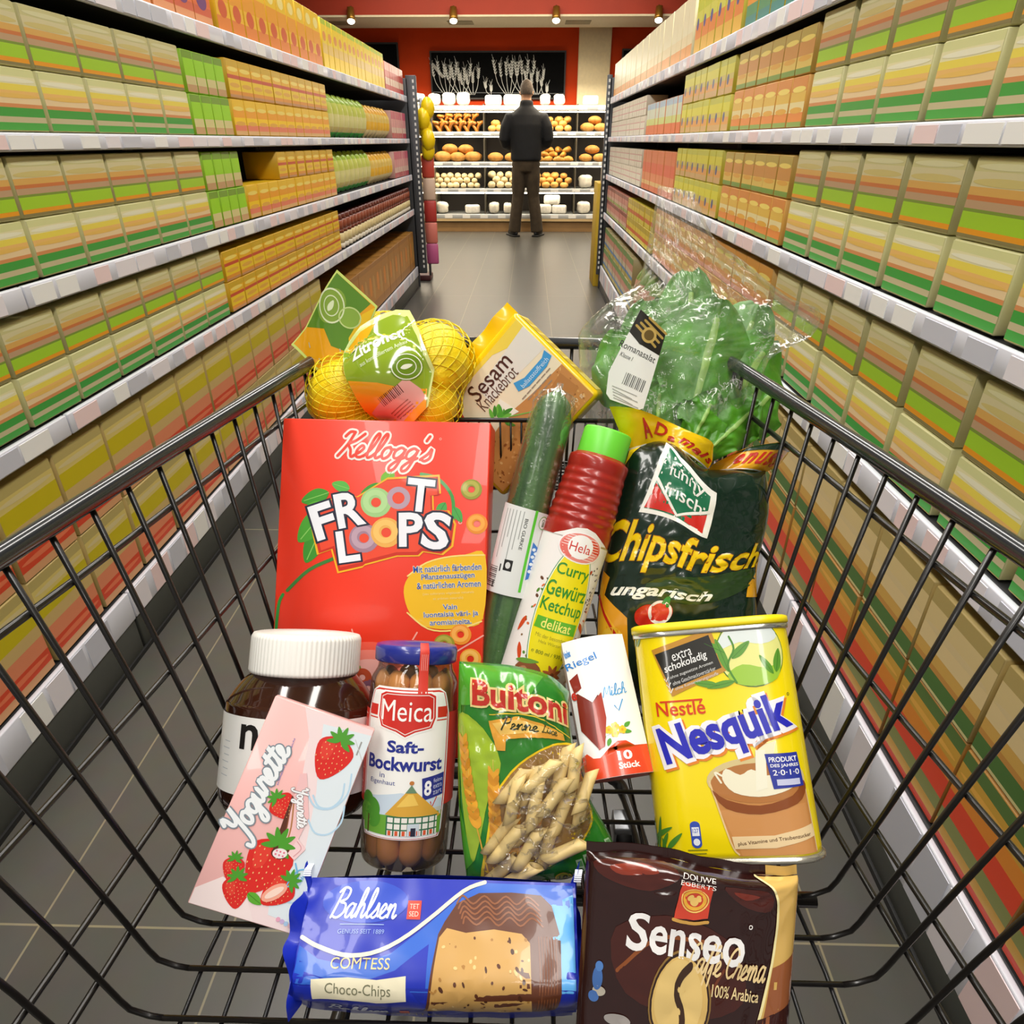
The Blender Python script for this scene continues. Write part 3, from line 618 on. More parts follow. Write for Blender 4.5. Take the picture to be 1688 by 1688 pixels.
rowof(2, -1.6, -1.38, 'loaf', .2, 1, .1, 1, .8); rowof(2, -1.34, -.68, 'loaf', .215, 2, .1, 2, .98); rowof(2, -.6, -.05, 'loaf', .24, 1, .1, 1, .95); rowof(2, .06, .64, 'croissant', .14, 3, .055, 1, 1.15); rowof(2, .7, 1.1, 'loaf', .2, 2, .1, 1, .85)
rowof(1, -1.6, -.68, 'white_roll', .1, 3, .06, 1, 1.1); rowof(1, -.6, -.06, 'white_roll', .12, 3, .065, 1, 1.3); rowof(1, .06, .64, 'roll', .125, 3, .06, 1, 1.25); rowof(1, .7, 1., 'bread_bag', .22, 1, .1, 1)
rowof(0, -1.58, -1.0, 'bread_bag', .2, 1, .1, 1, .95); rowof(0, -.95, -.68, 'toast_bag', .24, 1, .1, 1); rowof(0, -.6, -.06, 'bread_bag', .19, 1, .1, 1, .9); rowof(0, .08, .64, 'toast_bag', .25, 2, .12, 1); rowof(0, .7, 1.05, 'bread_bag', .2, 1, .1, 1)

# ------------------------------------------------------------------ the man
def fuse(q, name, parent, vox, smooth=4):
    o = q.obj(name); m = o.modifiers.new('r', 'REMESH'); m.mode = 'VOXEL'; m.voxel_size = vox; m.use_smooth_shade = True
    s_ = o.modifiers.new('s', 'SMOOTH'); s_.iterations = smooth; s_.factor = .5
    me = bpy.data.meshes.new_from_object(o.evaluated_get(bpy.context.evaluated_depsgraph_get())); mt = q.mats[0]
    bpy.data.objects.remove(o); me.materials.clear(); me.materials.append(mt); me.polygons.foreach_set('use_smooth', [True] * len(me.polygons))
    o = bpy.data.objects.new(name, me); C.objects.link(o); o.parent = parent; return o
def rings(q, R_, m, n=24):
    """torso: (z, cx, cy, rx, ry)"""
    q.grid(lambda u, v: (lambda r: (r[1] + r[3] * math.cos(2 * pi * u), r[2] + r[4] * math.sin(2 * pi * u), r[0]))(R_[round(v * (len(R_) - 1))]), n, len(R_) - 1, m, True)
    for r in (R_[0], R_[-1]): q.ball((r[1], r[2], r[0]), (r[3], r[4], .02), m, n, 6)
man = empty('person', 'man in a dark navy jacket and brown trousers seen from behind', 'person', Matrix.Translation((-.045, 10.1, 0)))
SKIN = K('c09070', .55)
q = MB()
q.ball((.0, .015, 1.742), (.078, .098, .115), SKIN, 24, 16); q.ball((0, .04, 1.68), (.058, .07, .07), SKIN); q.ball((0, .115, 1.715), (.014, .02, .022), SKIN)
for sg in (-1, 1): q.ball((sg * .079, .0, 1.72), (.012, .022, .033), SKIN); q.ball((sg * .032, .098, 1.745), (.014, .01, .01), SKIN)
q.ball((0, .102, 1.672), (.026, .01, .009), SKIN)
q.tube([(0, -.005, 1.5), (0, .0, 1.6), (0, .005, 1.68)], [.075, .062, .06], SKIN, 16)
rings(q, [(.9, 0, 0, .15, .1), (1.05, 0, 0, .15, .1), (1.3, 0, 0, .17, .11), (1.48, 0, 0, .15, .09), (1.54, 0, 0, .07, .06)], SKIN)
for sg, fx in ((-1, -.155), (1, .163)):
    q.tube([(sg * .08, 0, .95), (sg * .1, .01, .5), (fx, 0, .09)], [.085, .06, .042], SKIN, 12); q.tube([(fx, -.02, .04), (fx * 1.1, .12, .035)], [.04, .03], SKIN, 10)
    q.tube([(sg * .17, 0, 1.48), (sg * .275, .02, 1.19), (sg * .17, .25, 1.09)], [.055, .045, .032], SKIN, 12)
    q.ball((sg * .14, .3, 1.07), (.035, .05, .022), SKIN)
    for k in range(4): q.tube([(sg * (.155 - k * .018), .33, 1.072), (sg * (.145 - k * .02), .37, 1.06), (sg * (.135 - k * .02), .385, 1.035 + .004 * k)], [.011, .01, .008], SKIN, 8)
    q.tube([(sg * .16, .29, 1.09), (sg * .12, .32, 1.1), (sg * .095, .345, 1.095)], [.013, .012, .009], SKIN, 8)
fuse(q, 'body', man, .008)
q = MB(); q.grid(lambda u, v: (lambda a, b: (.086 * math.cos(b) * math.cos(a), .01 + .108 * math.cos(b) * math.sin(a), 1.75 + .119 * math.sin(b) - (.0 if math.sin(a) < .2 else 0)))(2 * pi * u, -.42 + (pi / 2 + .42) * v) if not (math.sin(2 * pi * u) > .25 and v < .42) else (.07 * math.cos(2 * pi * u), .01 + .09 * math.sin(2 * pi * u), 1.78), 40, 16, K('4a3f35', .8, var=.35, scale=60, bump=.6, bscale=120), True); q.obj('hair', man)
JK = K('090b10', .85, var=.25, scale=14, bump=.5, bscale=18)
q = MB(); rings(q, [(.95, 0, 0, .2, .145), (.965, 0, 0, .205, .15), (1.06, 0, 0, .205, .15), (1.2, 0, 0, .21, .15), (1.36, 0, 0, .225, .155), (1.47, 0, 0, .215, .135), (1.53, 0, 0, .145, .105), (1.57, 0, .0, .09, .085), (1.625, 0, .0, .085, .085)], JK, 28)
for sg in (-1, 1): q.tube([(sg * .12, 0, 1.46), (sg * .215, .0, 1.43), (sg * .265, -.005, 1.33), (sg * .295, .0, 1.2), (sg * .28, .06, 1.15), (sg * .2, .2, 1.1), (sg * .17, .26, 1.085)], [.06, .085, .08, .072, .066, .056, .05], JK, 16)
fuse(q, 'jacket', man, .011, 3)
TR = K('3e3222', .9, var=.2, scale=16, bump=.5, bscale=16)
q = MB(); rings(q, [(.82, 0, 0, .16, .12), (.9, 0, 0, .18, .13), (.99, 0, 0, .18, .13)], TR)
for sg, fx in ((-1, -.155), (1, .163)): q.tube([(sg * .085, 0, .92), (sg * .093, .0, .75), (sg * .105, .01, .5), (fx * .88, -.005, .25), (fx, -.005, .06)], [.105, .1, .082, .082, .086], TR, 18)
fuse(q, 'trousers', man, .011, 3)
for sg, fx in ((-1, -.155), (1, .163)):
    q = MB(); d = -.45 if sg < 0 else .35
    q.box((-.048, -.09, 0), (.048, .19, .022), K('0e0e0f', .6), .008); q.ball((0, .05, .045), (.047, .14, .05), K('17181a', .45), 18, 10)
    o = q.obj('shoe', man); o.location = (fx, 0, 0.001); o.rotation_euler = (0, 0, -d)
# ------------------------------------------------------------------ the shopping cart
COAT = K('14110f', .32, coat=.3); COATR = K('23262a', .22, coat=.6)
cart = empty('shopping_cart', 'black wire shopping cart with a thick tube rim, full of groceries', 'shopping cart', Matrix.Translation((-.006, 0, 0)))
ZR, ZF, YF, YB = .945, .58, .872, -.1
def hw(y, z):
    a = .334 - .166 * (y - .35) if y > .2 else .359 - .05 * (.2 - y); b = .292 - .12 * (y - .3) if y > .2 else .304
    return b + (a - b) * (z - ZF) / (ZR - ZF)
RW = .0023
def front_pts(z, y0=.76):
    yf = YF - (ZR - z) * .16; x = hw(y0, z); c = .055
    return [(-hw(yf - c, z), yf - c - .03, z), (-hw(yf, z) + .012, yf - .03, z), (-hw(yf, z) + c + .01, yf - .004, z), (0, yf + .01, z), (hw(yf, z) - c - .01, yf - .004, z), (hw(yf, z) - .012, yf - .03, z), (hw(yf - c, z), yf - c - .03, z)]
q = MB(); fp = front_pts(ZR)
q.tube([(-hw(YB, ZR), YB, ZR), (-hw(.2, ZR), .2, ZR), (-hw(.5, ZR), .5, ZR)] + spline(fp, 5) + [(hw(.5, ZR), .5, ZR), (hw(.2, ZR), .2, ZR), (hw(YB, ZR), YB, ZR)], .0078, COATR, 14); q.obj('rim', cart)
ys = [.29 + .036 * k for k in range(-11, 14)]
for nm, sg in (('side_grid', -1), ('side_grid', 1)):
    q = MB()
    for y in ys:
        yr = .275 + (y - .29) * 1.07
        q.tube([(sg * hw(yr, ZR - .005), yr, ZR - .005), (sg * hw(y, .7), y - .004, .7), (sg * (hw(y, .6) - .0), y, .605), (sg * (hw(y, .6) - .004), y, .592), (sg * (hw(y, .58) - .014), y, .583), (sg * (hw(y, .58) - .024), y, .58)], RW, COAT, 8)
    for z, r in ((.898, .003), (.775, .0026), (.678, .0026), (.632, .0026)):
        yf = YF - (ZR - z) * .16
        q.tube([(sg * (hw(y, z) + .004), y, z + (.02 * max(0, .4 - y) if z > .7 else 0)) for y in (YB, .2, .4, .6, yf - .07)], r, COAT, 8)
    q.obj(nm, cart)
q = MB()
for y in ys: q.tube([(-(hw(y, .58) - .024), y, .58), (hw(y, .58) - .024, y, .58)], RW, COAT, 8)
for k in range(-8, 9): q.tube([(k * .033, YB, .5755), (k * .0325, .3, .5755), (k * .027, .8, .5755)], .0019, K('2c2c2e', .22, .5), 8)
q.obj('floor_grid', cart)
q = MB()
for z in (.898, .775, .678, .585): q.tube(spline(front_pts(z), 5), .0026, COAT, 8)
a, b = spline(front_pts(ZR - .004), 6), spline(front_pts(.58), 6)
for k in range(0, len(a), 2): q.tube([a[k], b[k]], RW, COAT, 8)
q.obj('front_grid', cart)
# small basket hung inside the nose of the cart
q = MB(); X0, X1, Y0, Y1, Z0, Z1 = -.232, .232, .752, .835, .792, .886
q.tube([(X0, Y0, Z1), (X1, Y0, Z1), (X1 - .012, Y1, Z1), (X0 + .012, Y1, Z1)], .003, COAT, 8, True)
q.tube([(X0 + .01, Y0 + .003, Z0), (X1 - .01, Y0 + .003, Z0), (X1 - .022, Y1, Z0), (X0 + .022, Y1, Z0)], .0022, COAT, 8, True)
n = 36
for k in range(n + 1):
    t = k / n; x, x2 = X0 + (X1 - X0) * t, X0 + .01 + (X1 - X0 - .02) * t
    q.tube([(x, Y0, Z1), (x2, Y0 + .003, Z0), (x2 * .955, Y1, Z0)], .0013, COAT, 6)
for k in range(1, 8):
    y = Y0 + (Y1 - Y0) * k / 8
    q.tube([(X0 + .012 * k / 8, y, Z1), (X0 + .01 + .012 * k / 8, y, Z0), (X1 - .01 - .012 * k / 8, y, Z0), (X1 - .012 * k / 8, y, Z1)], .0013, COAT, 6)
q.obj('nose_basket', cart)
for sg in (-1, 1):
    q = MB(); q.box((-.012, -.02, -.06), (.012, .03, .012), K('101112', .45), .006); o = q.obj('corner_cap', cart); o.location = (sg * (hw(.83, ZR) - .004), .815, ZR - .02)
q = MB(); q.tube([(-.36, -.14, 1.0), (.36, -.14, 1.0)], .014, K('8a1414', .35), 14); q.obj('handle', cart)
for sg in (-1, 1):
    q = MB(); q.tube([(sg * .36, YB, ZR), (sg * .362, -.13, .97), (sg * .36, -.14, 1.0)], .011, COAT, 10); q.obj('handle_arm', cart)
q = MB()
for sg in (-1, 1): q.tube(spline([(sg * .28, -.1, .56), (sg * .3, -.05, .2), (sg * .27, .1, .17), (sg * .2, .72, .17), (sg * .16, .8, .2)], 5), .011, COAT, 10)
q.tube([(-.16, .8, .2), (.16, .8, .2)], .011, COAT, 10); q.tube([(-.3, .37, .562), (.28, .37, .562)], .007, COAT, 10)
for x in (-.1, -.08, -.06, .2): q.tube([(x, .35, .565), (x, .38, .53), (x + .005, .4, .45)], .006, K('3a3a3c', .3, .6), 8)
q.tube([(-.05, .37, .56), (-.2, .6, .17)], .009, COAT, 8); q.tube([(.05, .37, .56), (.2, .6, .17)], .009, COAT, 8)
q.obj('chassis', cart)
for x, y in ((-.29, -.04), (.29, -.04), (-.185, .74), (.185, .74)):
    q = MB(); q.tube([(x - .013, y, .062), (x + .013, y, .062)], .06, K('1c1c1d', .6), 24); cst = q.obj('caster_wheel', cart)
    q = MB(); q.box((x - .022, y - .02, .06), (x - .017, y + .02, .16), K('8a8c90', .35, .8), .002); q.box((x + .017, y - .02, .06), (x + .022, y + .02, .16), K('8a8c90', .35, .8), .002); q.box((x - .022, y - .02, .15), (x + .022, y + .02, .165), K('8a8c90', .35, .8), .002); q.obj('fork', cst)

# ------------------------------------------------------------------ helpers for packs with soft or curved skins
class Patch:
    """pillow-like skin spanned between four edges; x in 0..1, y in 0..asp"""
    def __init__(s, L, Rr, B, T, bulge, asp, wr=.002, ws=9., seed=0, pu=2.2, ends=(.35, .35), zoff=None):
        s.c = [spline([(a, b, 0) for a, b in q], 8) for q in (L, Rr, B, T)]; s.bulge, s.asp, s.wr, s.ws, s.seed, s.pu, s.ends, s.zoff = bulge, asp, wr, ws, seed, pu, ends, zoff
    def e(s, k, t):
        P = s.c[k]; t = t * (len(P) - 1); i = min(max(int(t), 0), len(P) - 2); return P[i] + (P[i + 1] - P[i]) * (t - i)
    def pl(s, u, v):
        L, Rr, B, T = s.e(0, v), s.e(1, v), s.e(2, u), s.e(3, u); a, b, c, d = s.c[2][0], s.c[2][-1], s.c[3][0], s.c[3][-1]
        return L * (1 - u) + Rr * u + B * (1 - v) + T * v - (a * (1 - u) * (1 - v) + b * u * (1 - v) + c * (1 - u) * v + d * u * v)
    def h(s, u, v):
        u, v = min(max(u, 0), 1), min(max(v, 0), 1)
        e = min(1, (v / s.ends[0]) if s.ends[0] else 1) ; e2 = min(1, ((1 - v) / s.ends[1]) if s.ends[1] else 1)
        f = (max(0, 1 - abs(2 * u - 1) ** s.pu)) ** .55 * math.sin(pi / 2 * e) ** .7 * math.sin(pi / 2 * e2) ** .7
        k = V((u * s.ws, v * s.ws * s.asp, s.seed)); w_ = noise.noise(k) * .6 + (abs(noise.noise(k * 2.1 + V((5, 1, 2)))) - .25) * .8
        edge = min(1, 8 * u, 8 * (1 - u)) * min(1, 12 * v + .15, 12 * (1 - v) + .15)
        return s.bulge * f, s.wr * w_ * edge
    def pt(s, u, v, side=1, k=1.):
        p = s.pl(u, v); a, b = s.h(u, v); z = side * a * k + b + (s.zoff(u, v) if s.zoff else 0); return V((p.x, p.y, z))
    def S(s, x, y):
        u, v = x, y / s.asp; p = s.pt(u, v); d = .004
        n = (s.pt(u + d, v) - s.pt(u - d, v)).cross(s.pt(u, v + d) - s.pt(u, v - d)); return p, n.normalized() if n.length > 1e-12 else V((0, 0, 1))
    def skin(s, q, m, nu=40, nv=48, back=.6, mb=None):
        q.grid(lambda u, v: s.pt(u, v), nu, nv, m); q.grid(lambda u, v: s.pt(1 - u, v, -1, back), nu, nv, mb or m); return q
def cyl(prof, zs=1.):
    """surface of a lathe: x is arc length at the front, y the height"""
    def rad(y):
        for (r0, y0), (r1, y1) in zip(prof, prof[1:]):
            if y0 <= y <= y1: return r0 + (r1 - r0) * (y - y0) / max(y1 - y0, 1e-9)
        return prof[0][0] if y < prof[0][1] else prof[-1][0]
    RM = max(r for r, _ in prof)
    def S(x, y):
        a = x / RM; r = rad(y); n = V((math.sin(a), 0, math.cos(a) / zs)).normalized(); return (r * math.sin(a), y, r * math.cos(a) * zs), n
    return S
def mtag(o, mw, label, cat, **k): o.matrix_world = mw; return tag(o, label, cat, **k)

# ---- red cereal box leaning on the nose basket
W, H = .232, .362; M = tiltframe((0, 0, 0), 31.3, -3.5, .5); M.translation = V((-.1543, .6817, .912)) - M.to_3x3() @ V((0, H, 0))
q = MB(); q.box((-W / 2, 0, -.05), (W / 2, H, 0), K('ee3a22', .34, coat=.2), .0016, seg=2)
A = Art(W / 100, -W / 2, H, .34, coat=.2)
KR = 'f0402a'
A.cursive("Kellogg's", 50, 15.4, 45, 5.6, 1.35, KR, 1, 2, .35, ((1.9, 'f4ece2'),)); A.ring(76.5, 8.2, .35, .6, 'f8b0a0', 1)
# leaves round the logo
for x, y, L, w_, r_, c in ((24, 35, 14, 7, 160, '3f9a26'), (24, 42, 11, 6, 178, '57ae2c'), (22, 44, 19, 10, 128, '4aa52c'), (21, 52, 18, 9, 112, '3a942a'), (34, 33, 9, 5, -165, '59b848'), (52, 32, 13, 7, 165, '3c982c'), (50, 31, 9, 6, -60, '7cc03a'), (52, 31, 9, 5, -20, '58ac30')): A.leaf(x, y, L, w_, r_, c, 1, '8cd060')
A.stroke([(68, 25), (76, 27), (83, 35), (84, 46)], 1.6, '3f9a44', 1); A.leaf(80, 38, 8, 4.5, 120, '4aa84a', 2, '2c7a30'); A.leaf(84, 40, 8, 4, 60, '4aa84a', 2, '2c7a30')
A.stroke([(1, 112), (-.0 + 2, 90), (4, 84)], 1.5, '2f8f3a', 1); A.stroke([(6, 82), (16, 72), (28, 66)], 1.6, '3b7f34', 1)
pl_ = [(15, 44), (32, 35.5), (38, 37), (52, 28), (76, 26), (77, 34.5), (73.5, 35), (74, 42), (81, 42), (84.5, 48), (83.5, 58), (79, 62), (70, 61), (68, 63), (58, 63.5), (43, 68), (42, 69), (30.5, 72), (27, 61.5), (20.5, 64)]
A.poly([((x - 50) * 1.03 + 50, (y - 49) * 1.045 + 49) for x, y in pl_], 'f6b41c', 2); A.poly(pl_, 'cf2b18', 3); A.poly([((x - 50) * .965 + 50, (y - 49) * .95 + 48.3) for x, y in pl_], 'ee4a2c', 4)
A.loop(47, 39, 7.4, 'a2cf86', 'b4dc96', 5, 'e04028'); A.loop(58, 37, 7., '9c7f92', 'b89cac', 4, 'e04028'); A.loop(42, 56, 7.2, 'a58296', 'c0a0b0', 5, 'e04028'); A.loop(52.5, 53, 7.4, 'eeb052', 'f6c468', 6, 'e04028')
OL = ((.04, '1f2238'),)
A.text('F', 22, 48.5, 11, 17, 'f3f4fa', 6, -20, .03, 0, OL); A.text('R', 34.5, 42.6, 13.5, 16.5, 'f3f4fa', 6, -13, .03, 0, OL); A.text('T', 68, 35, 13, 15.5, 'f3f4fa', 6, 4, .03, 0, OL)
A.text('L', 34.5, 60, 10.5, 15, 'f3f4fa', 6, -10, .03, 0, OL); A.text('P', 64.2, 51.2, 11.5, 16, 'f3f4fa', 6, -3, .03, 0, OL); A.text('S', 76.3, 51.4, 13, 17.5, 'f3f4fa', 6, 8, .03, 0, OL); A.ring(87.3, 47, .5, .9, 'f8b8a8', 1)
for x, y, c, d in ((92, 31.5, '9a9a34', 'b8b24c'), (96.2 - 1, 47.5, 'f09028', 'f8ac48'), (89.5, 99, 'f0922e', 'f8b050'), (82, 104, '98962e', 'b4ac48'), (94.5, 110, 'f2a63a', 'f8c060')): A.loop(x, y, 5., c, d, 3, 'c05020')
A.poly([(62, 78)] + [(67, 70), (78, 64.5), (90, 62), (99.6, 62), (99.6, 91), (90, 95.5), (80, 97), (70, 95), (64, 88)], 'f2bd18', 1, 4); A.poly([(99.7, 61.5), (99.7, 91.5), (92, 91), (94, 62)], 'f2bd18', 1)
A.stroke([(63.5, 73), (72, 66.5), (84, 63), (99, 61.8)], .7, 'f8dc7a', 2); A.stroke([(64, 90), (74, 97), (86, 97.2), (99, 92.5)], .7, 'f8dc7a', 2)
for t, x, y, w_, h_ in (('Mit natürlich färbenden', 82, 68.5, 32, 3.1), ('Pflanzenauszügen', 82.5, 72.5, 25, 3.3), ('& natürlichen Aromen', 83, 76.2, 30, 3), ('Vain', 84, 86.4, 6.6, 2.4), ('luontaisia väri- ja', 84.6, 90, 25.5, 3.2), ('aromiaineita.', 84.6, 93.4, 19.5, 2.4)):
    A.text(t, x, y, w_, h_, '2c5cb4', 3, -5, .012, 0, ((.05, 'f6e8b8'),))
for y in (80.2, 82.6): A.text('(ses colorants végétaux naturels' if y < 82 else 'et arômes naturels)', 83, y, 24 if y < 82 else 14, 1.5, 'f4dc8a', 3, -5, 0)
for a, b in (((38, 99), (43, 113)), ((69, 99), (63, 110)), ((100, 99), (80, 112)), ((25, 104), (33, 115))): A.stroke([a, b], .7, 'f6a898', 1, 0)
for r_, c in ((27, 'f2604c'), (21, 'f48c7c'), (14, 'f6b8ae')): A.ell(48, 121, r_, r_ * .62, c, 1 if r_ > 25 else (2 if r_ > 20 else 3))
for x, y, c in ((39, 118, '7c9a38'), (44, 121, 'c05030'), (37, 124, 'e8a040'), (47, 126, '8a5a70')): A.loop(x, y, 4.5, c, c, 4)
q.art(A, flat(0)); mtag(q.obj('cereal_box'), M, 'tall red cereal box with white block letters and fruit rings', 'cereal box')

# ---- hazelnut spread jar
M = axisframe((-.219, .410, .621), (-.213, .511, .760)); L = .165; ZS = .78
e = empty('spread_jar', 'large jar of brown spread with a white ribbed screw lid', 'jar', M)
pr = [(.045, 0), (.062, .004), (.069, .014), (.071, .03), (.071, .094), (.069, .104), (.061, .117), (.051, .128), (.047, .132), (.0465, .14)]
q = MB(); q.lathe([(p.x, p.y) for p in spline([(a, b, 0) for a, b in pr], 4)], K('33190e', .12, coat=.8, var=.25, scale=18), 56, ZS); q.obj('jar_body', e)
q = MB(); lid = [(.0505, .130), (.0515, .1325), (.0515, .1335), (.0515, .1625), (.0512, .164), (.0495, .1672), (.046, .168), (.0, .168)]
q.lathe(lid, K('eeede6', .35), 300, .97, True, rib=lambda j: .012 if j % 4 < 2 else 0); q.obj('lid', e)
SJ = cyl([(.0714, .03), (.0714, .096)], ZS); A = Art(.001, 0, 0, .4)
A.poly([(-100, -26), (100, -26), (100, -94), (-100, -94)], 'eeeeea', 0)
A.text('n', -31, -77, 20, 22, '15110f', 2, 0, .02); A.text('utella', 12, -80, 58, 30, 'c8281e', 2, 0, .02)
for k in range(6): A.stroke([(-66 - (k % 2) * 3, -70 + k * 6), (-56, -70 + k * 6)], .6, 'b4bcc4', 1, 0)
q = MB(); q.art(A, SJ, .0004, .004); q.obj('label', e)

# ---- pink strawberry chocolate box
W, H = .0892, .1686; M = tiltframe((-.2236, .2997, .635), 38, 15.4, -28.8)
q = MB(); q.box((-W / 2, 0, -.012), (W / 2, H, 0), K('f0b8b4', .3, coat=.3), .001)
A = Art(W / 100, -W / 2, H, .3, coat=.3); HB = H / W * 100
A.poly([(30, .8), (99, .8), (99, HB - 1), (25, HB - 1), (48, 150), (70, 118), (52, 60), (44, 25)], 'f2dcdc', 1, 0); A.poly([(1, HB - 1), (1, HB - 14), (20, 160), (45, 168), (60, HB - 1)], 'f4e2e0', 2)
A.poly([(52, 10), (99.2, 6), (99.2, HB - 8), (70, HB - 10), (62, 150), (80, 120), (70, 70), (60, 40)], 'dfe9ee', 2, 0)
for cx, cy, r_ in ((78, 58, 20), (80, 64, 14), (86, 84, 16), (72, 140, 16), (84, 150, 12)):
    A.stroke([(cx + r_ * math.cos(t), cy + r_ * math.sin(t) * 1.2) for t in (-.6, .2, 1., 1.8, 2.6)], 1.6, 'b8d6ea', 3)
A.stroke([(72, 9), (60, 22), (56, 40)], .6, 'd8b8b8', 3); A.stroke([(86, 14), (99, 30)], .6, 'c8c8c8', 3)
A.rect(91.5, 14, 93, 27, '9a9a98', 3)
A.cursive('Yogurette', 22, 84, 88, 12, 3.6, 'eef2f4', 4, -84, .25, ((2.4, '7f8c96'),))
A.text('schmeckt joghurt-leicht', 33, 52, 44, 2.4, '4a6cc0', 4, -92, 0, .2)
A.berry(71, 36, 18, 8, 4); A.berry(47, 90, 11.5, -60, 4)
A.poly([(49, 58), (55, 56), (72, 92), (70, 118), (60, 128), (56, 104)], 'f0c0c0', 6); A.poly([(50, 78), (58, 84), (66, 118), (66, 126), (52, 126)], '5a2a18', 5); A.stroke([(54, 84), (60, 104), (62, 122)], 1.4, 'b07848', 6); A.stroke([(52, 86), (57, 108), (57, 122)], 1., '8a5030', 6)
A.ell(59.5, 127.5, 8, 5.5, '5a2a18', 6, -12); A.ell(59.5, 128, 6.6, 4.3, 'f2e4e4', 7, -12)
for k in range(6): A.ell(56 + (k % 3) * 3.4, 126.5 + (k // 3) * 3, .9, .8, 'e07088', 8)
A.cursive('Yogurette', 61, 86, 36, 5, 1.3, 'f4f4f6', 8, 66, .2, ((1., '98908f'),)); A.poly([(70, 112), (80, 118), (74, 130), (66, 126)], 'f4d0d0', 7); A.stroke([(70, 114), (76, 119), (72, 127)], .7, 'd89aa0', 8)
A.berry(52, 141, 21, 10, 4); A.berry(25.5, 152, 9.5, -10, 4); A.berry(36, 168, 12.5, -20, 4)
A.leaf(46, 167, 16, 8, 20, '5aa82c', 6, '3a7a1c'); A.berry(70, 158, 14, 35, 6); A.ell(68, 160, 6, 12, 'f4a890', 9, 45); A.ell(68, 160, 3, 9, 'f8d8c8', 10, 45)
A.stroke([(76, 132), (84, 146), (76, 152), (80, 138), (88, 134)], 1.2, '6ab4e0', 8); A.text('ohne', 87, 140, 12, 3, '5aa4d8', 8, -70, 0)
for k in range(4): A.ell(80 + k * 4, HB - 9 + k * .8, 2, 2, ('e8a8c0', 'c8b0d8', 'a8c8e8', 'e0b8c0')[k], 5)
q.art(A, flat(0)); mtag(q.obj('chocolate_box'), M, 'flat pink chocolate box with strawberries leaning on the spread jar', 'chocolate box')

# ---- glass of sausages
M = axisframe((-.109, .376, .601), (-.102, .493, .763))
e = empty('sausage_jar', 'tall glass jar of sausages with a blue lid and a white and red label', 'jar', M)
pr = [(.030, .001), (.037, .004), (.0395, .012), (.0405, .03), (.0415, .1), (.0412, .155), (.0395, .166), (.0355, .174), (.0345, .182)]
GL = film('fff8ec', .03, .02, .0, 10., 1., 0., .85)
q = MB(); q.lathe([(p.x, p.y) for p in spline([(a, b, 0) for a, b in pr], 4)], GL, 56); q.obj('glass', e)
q = MB(); q.lathe([(.0365, .180), (.0385, .1815), (.0388, .1925), (.0375, .1955), (.034, .1965), (0, .197)], K('26308c', .28, coat=.5), 56); q.obj('lid', e)
PJ = [(.0408, .012), (.0414, .03), (.0424, .1), (.0421, .155), (.0404, .166), (.0366, .174)]; SJ = cyl(PJ)
A = Art(.00086, 0, .1605, .38)     # u = -50..50 across the front, v from the top of the label
def lw(v): return 40 + 10 * min(1, v / 28) ** .7 if v < 28 else 50 - 3 * max(0, (v - 110) / 40)
HL = 150
edge = [(-lw(v), v) for v in range(4, HL - 3, 6)]; shape = lambda k: [(-36 * k, 0 + (1 - k) * 60), (36 * k, (1 - k) * 60)] + [(lw(v) * k, 75 + (v - 75) * (2 * k - 1 if k < 1 else 1) if 0 else v) for v in range(5, HL - 3, 6)] + [(44 * k, HL - (1 - k) * 20), (-44 * k, HL - (1 - k) * 20)] + [(-lw(v) * k, v) for v in range(HL - 7, 0, -6)]
A.poly([(-84, 26), (-44, 26), (-44, 120), (-84, 120)], 'd0392a', 0); A.poly([(44, 26), (84, 26), (84, 120), (44, 120)], 'd0392a', 0)
for k in range(12): A.stroke([(-72 + (k % 3), 32 + k * 7), (-56 - (k % 2) * 4, 32 + k * 7)], 1.3, 'f0b0a8', 1, 0)
A.poly(shape(1.), 'f4f3ee', 1); A.poly(shape(.965), 'cc3328', 2); A.poly(shape(.935), 'f2f2ec', 3)
A.rect(-46, 19, 46, 30, 'cf3024', 4); A.rect(-46, 32, 46, 33.2, 'cf3024', 4)
bd = [(-30, 8), (-24, 5), (24, 5), (30, 8), (31, 30), (27, 40), (10, 44), (0, 49), (-10, 44), (-27, 40), (-31, 30)]
A.poly([(x * 1.08, (y - 25) * 1.08 + 25) for x, y in bd], 'f4f3ee', 5); A.poly(bd, 'cc2c22', 6); A.stroke([(x * .92, (y - 25) * .9 + 25) for x, y in bd + bd[:1]], .9, 'f0e0d8', 7, 0)
A.text('Meica', 0, 23, 54, 21, 'f8f6f0', 8, 0, .0)
A.text('Saft-', 1, 59, 38, 12, '232f8a', 5, 0, .03); A.text('Bockwurst', 0, 76, 84, 14, '232f8a', 5, 0, .03)
A.text('in', -22, 88, 6, 5, '4a5290', 5, 0, 0); A.text('Eigenhaut', -22, 95.5, 30, 6, '4a5290', 5, 0, 0)
A.poly([(20, 90), (46, 86), (46, 108), (22, 112)], '2b3488', 5); A.text('8', 27, 100, 8, 15, 'f6f6f8', 6, 0, .03)
for k, t in enumerate(('feine', 'extra', 'zart')): A.text(t, 38.5, 92.5 + k * 6, 11, 4.2, 'c8cce8', 6, -8, 0)
A.stroke([(31, 114), (33, 119), (38, 110)], 1.2, 'c83020', 5, 0); A.rect(33, 120, 45, 128, 'c8c8c0', 5)
sk = [(-46, 112), (0, 104), (46, 112), (46, 146), (-43, 146)]; A.poly(sk, 'c8d8e4', 4); A.poly([(-46, 128), (46, 124), (45, 146), (-44, 146)], '6aa638', 5)
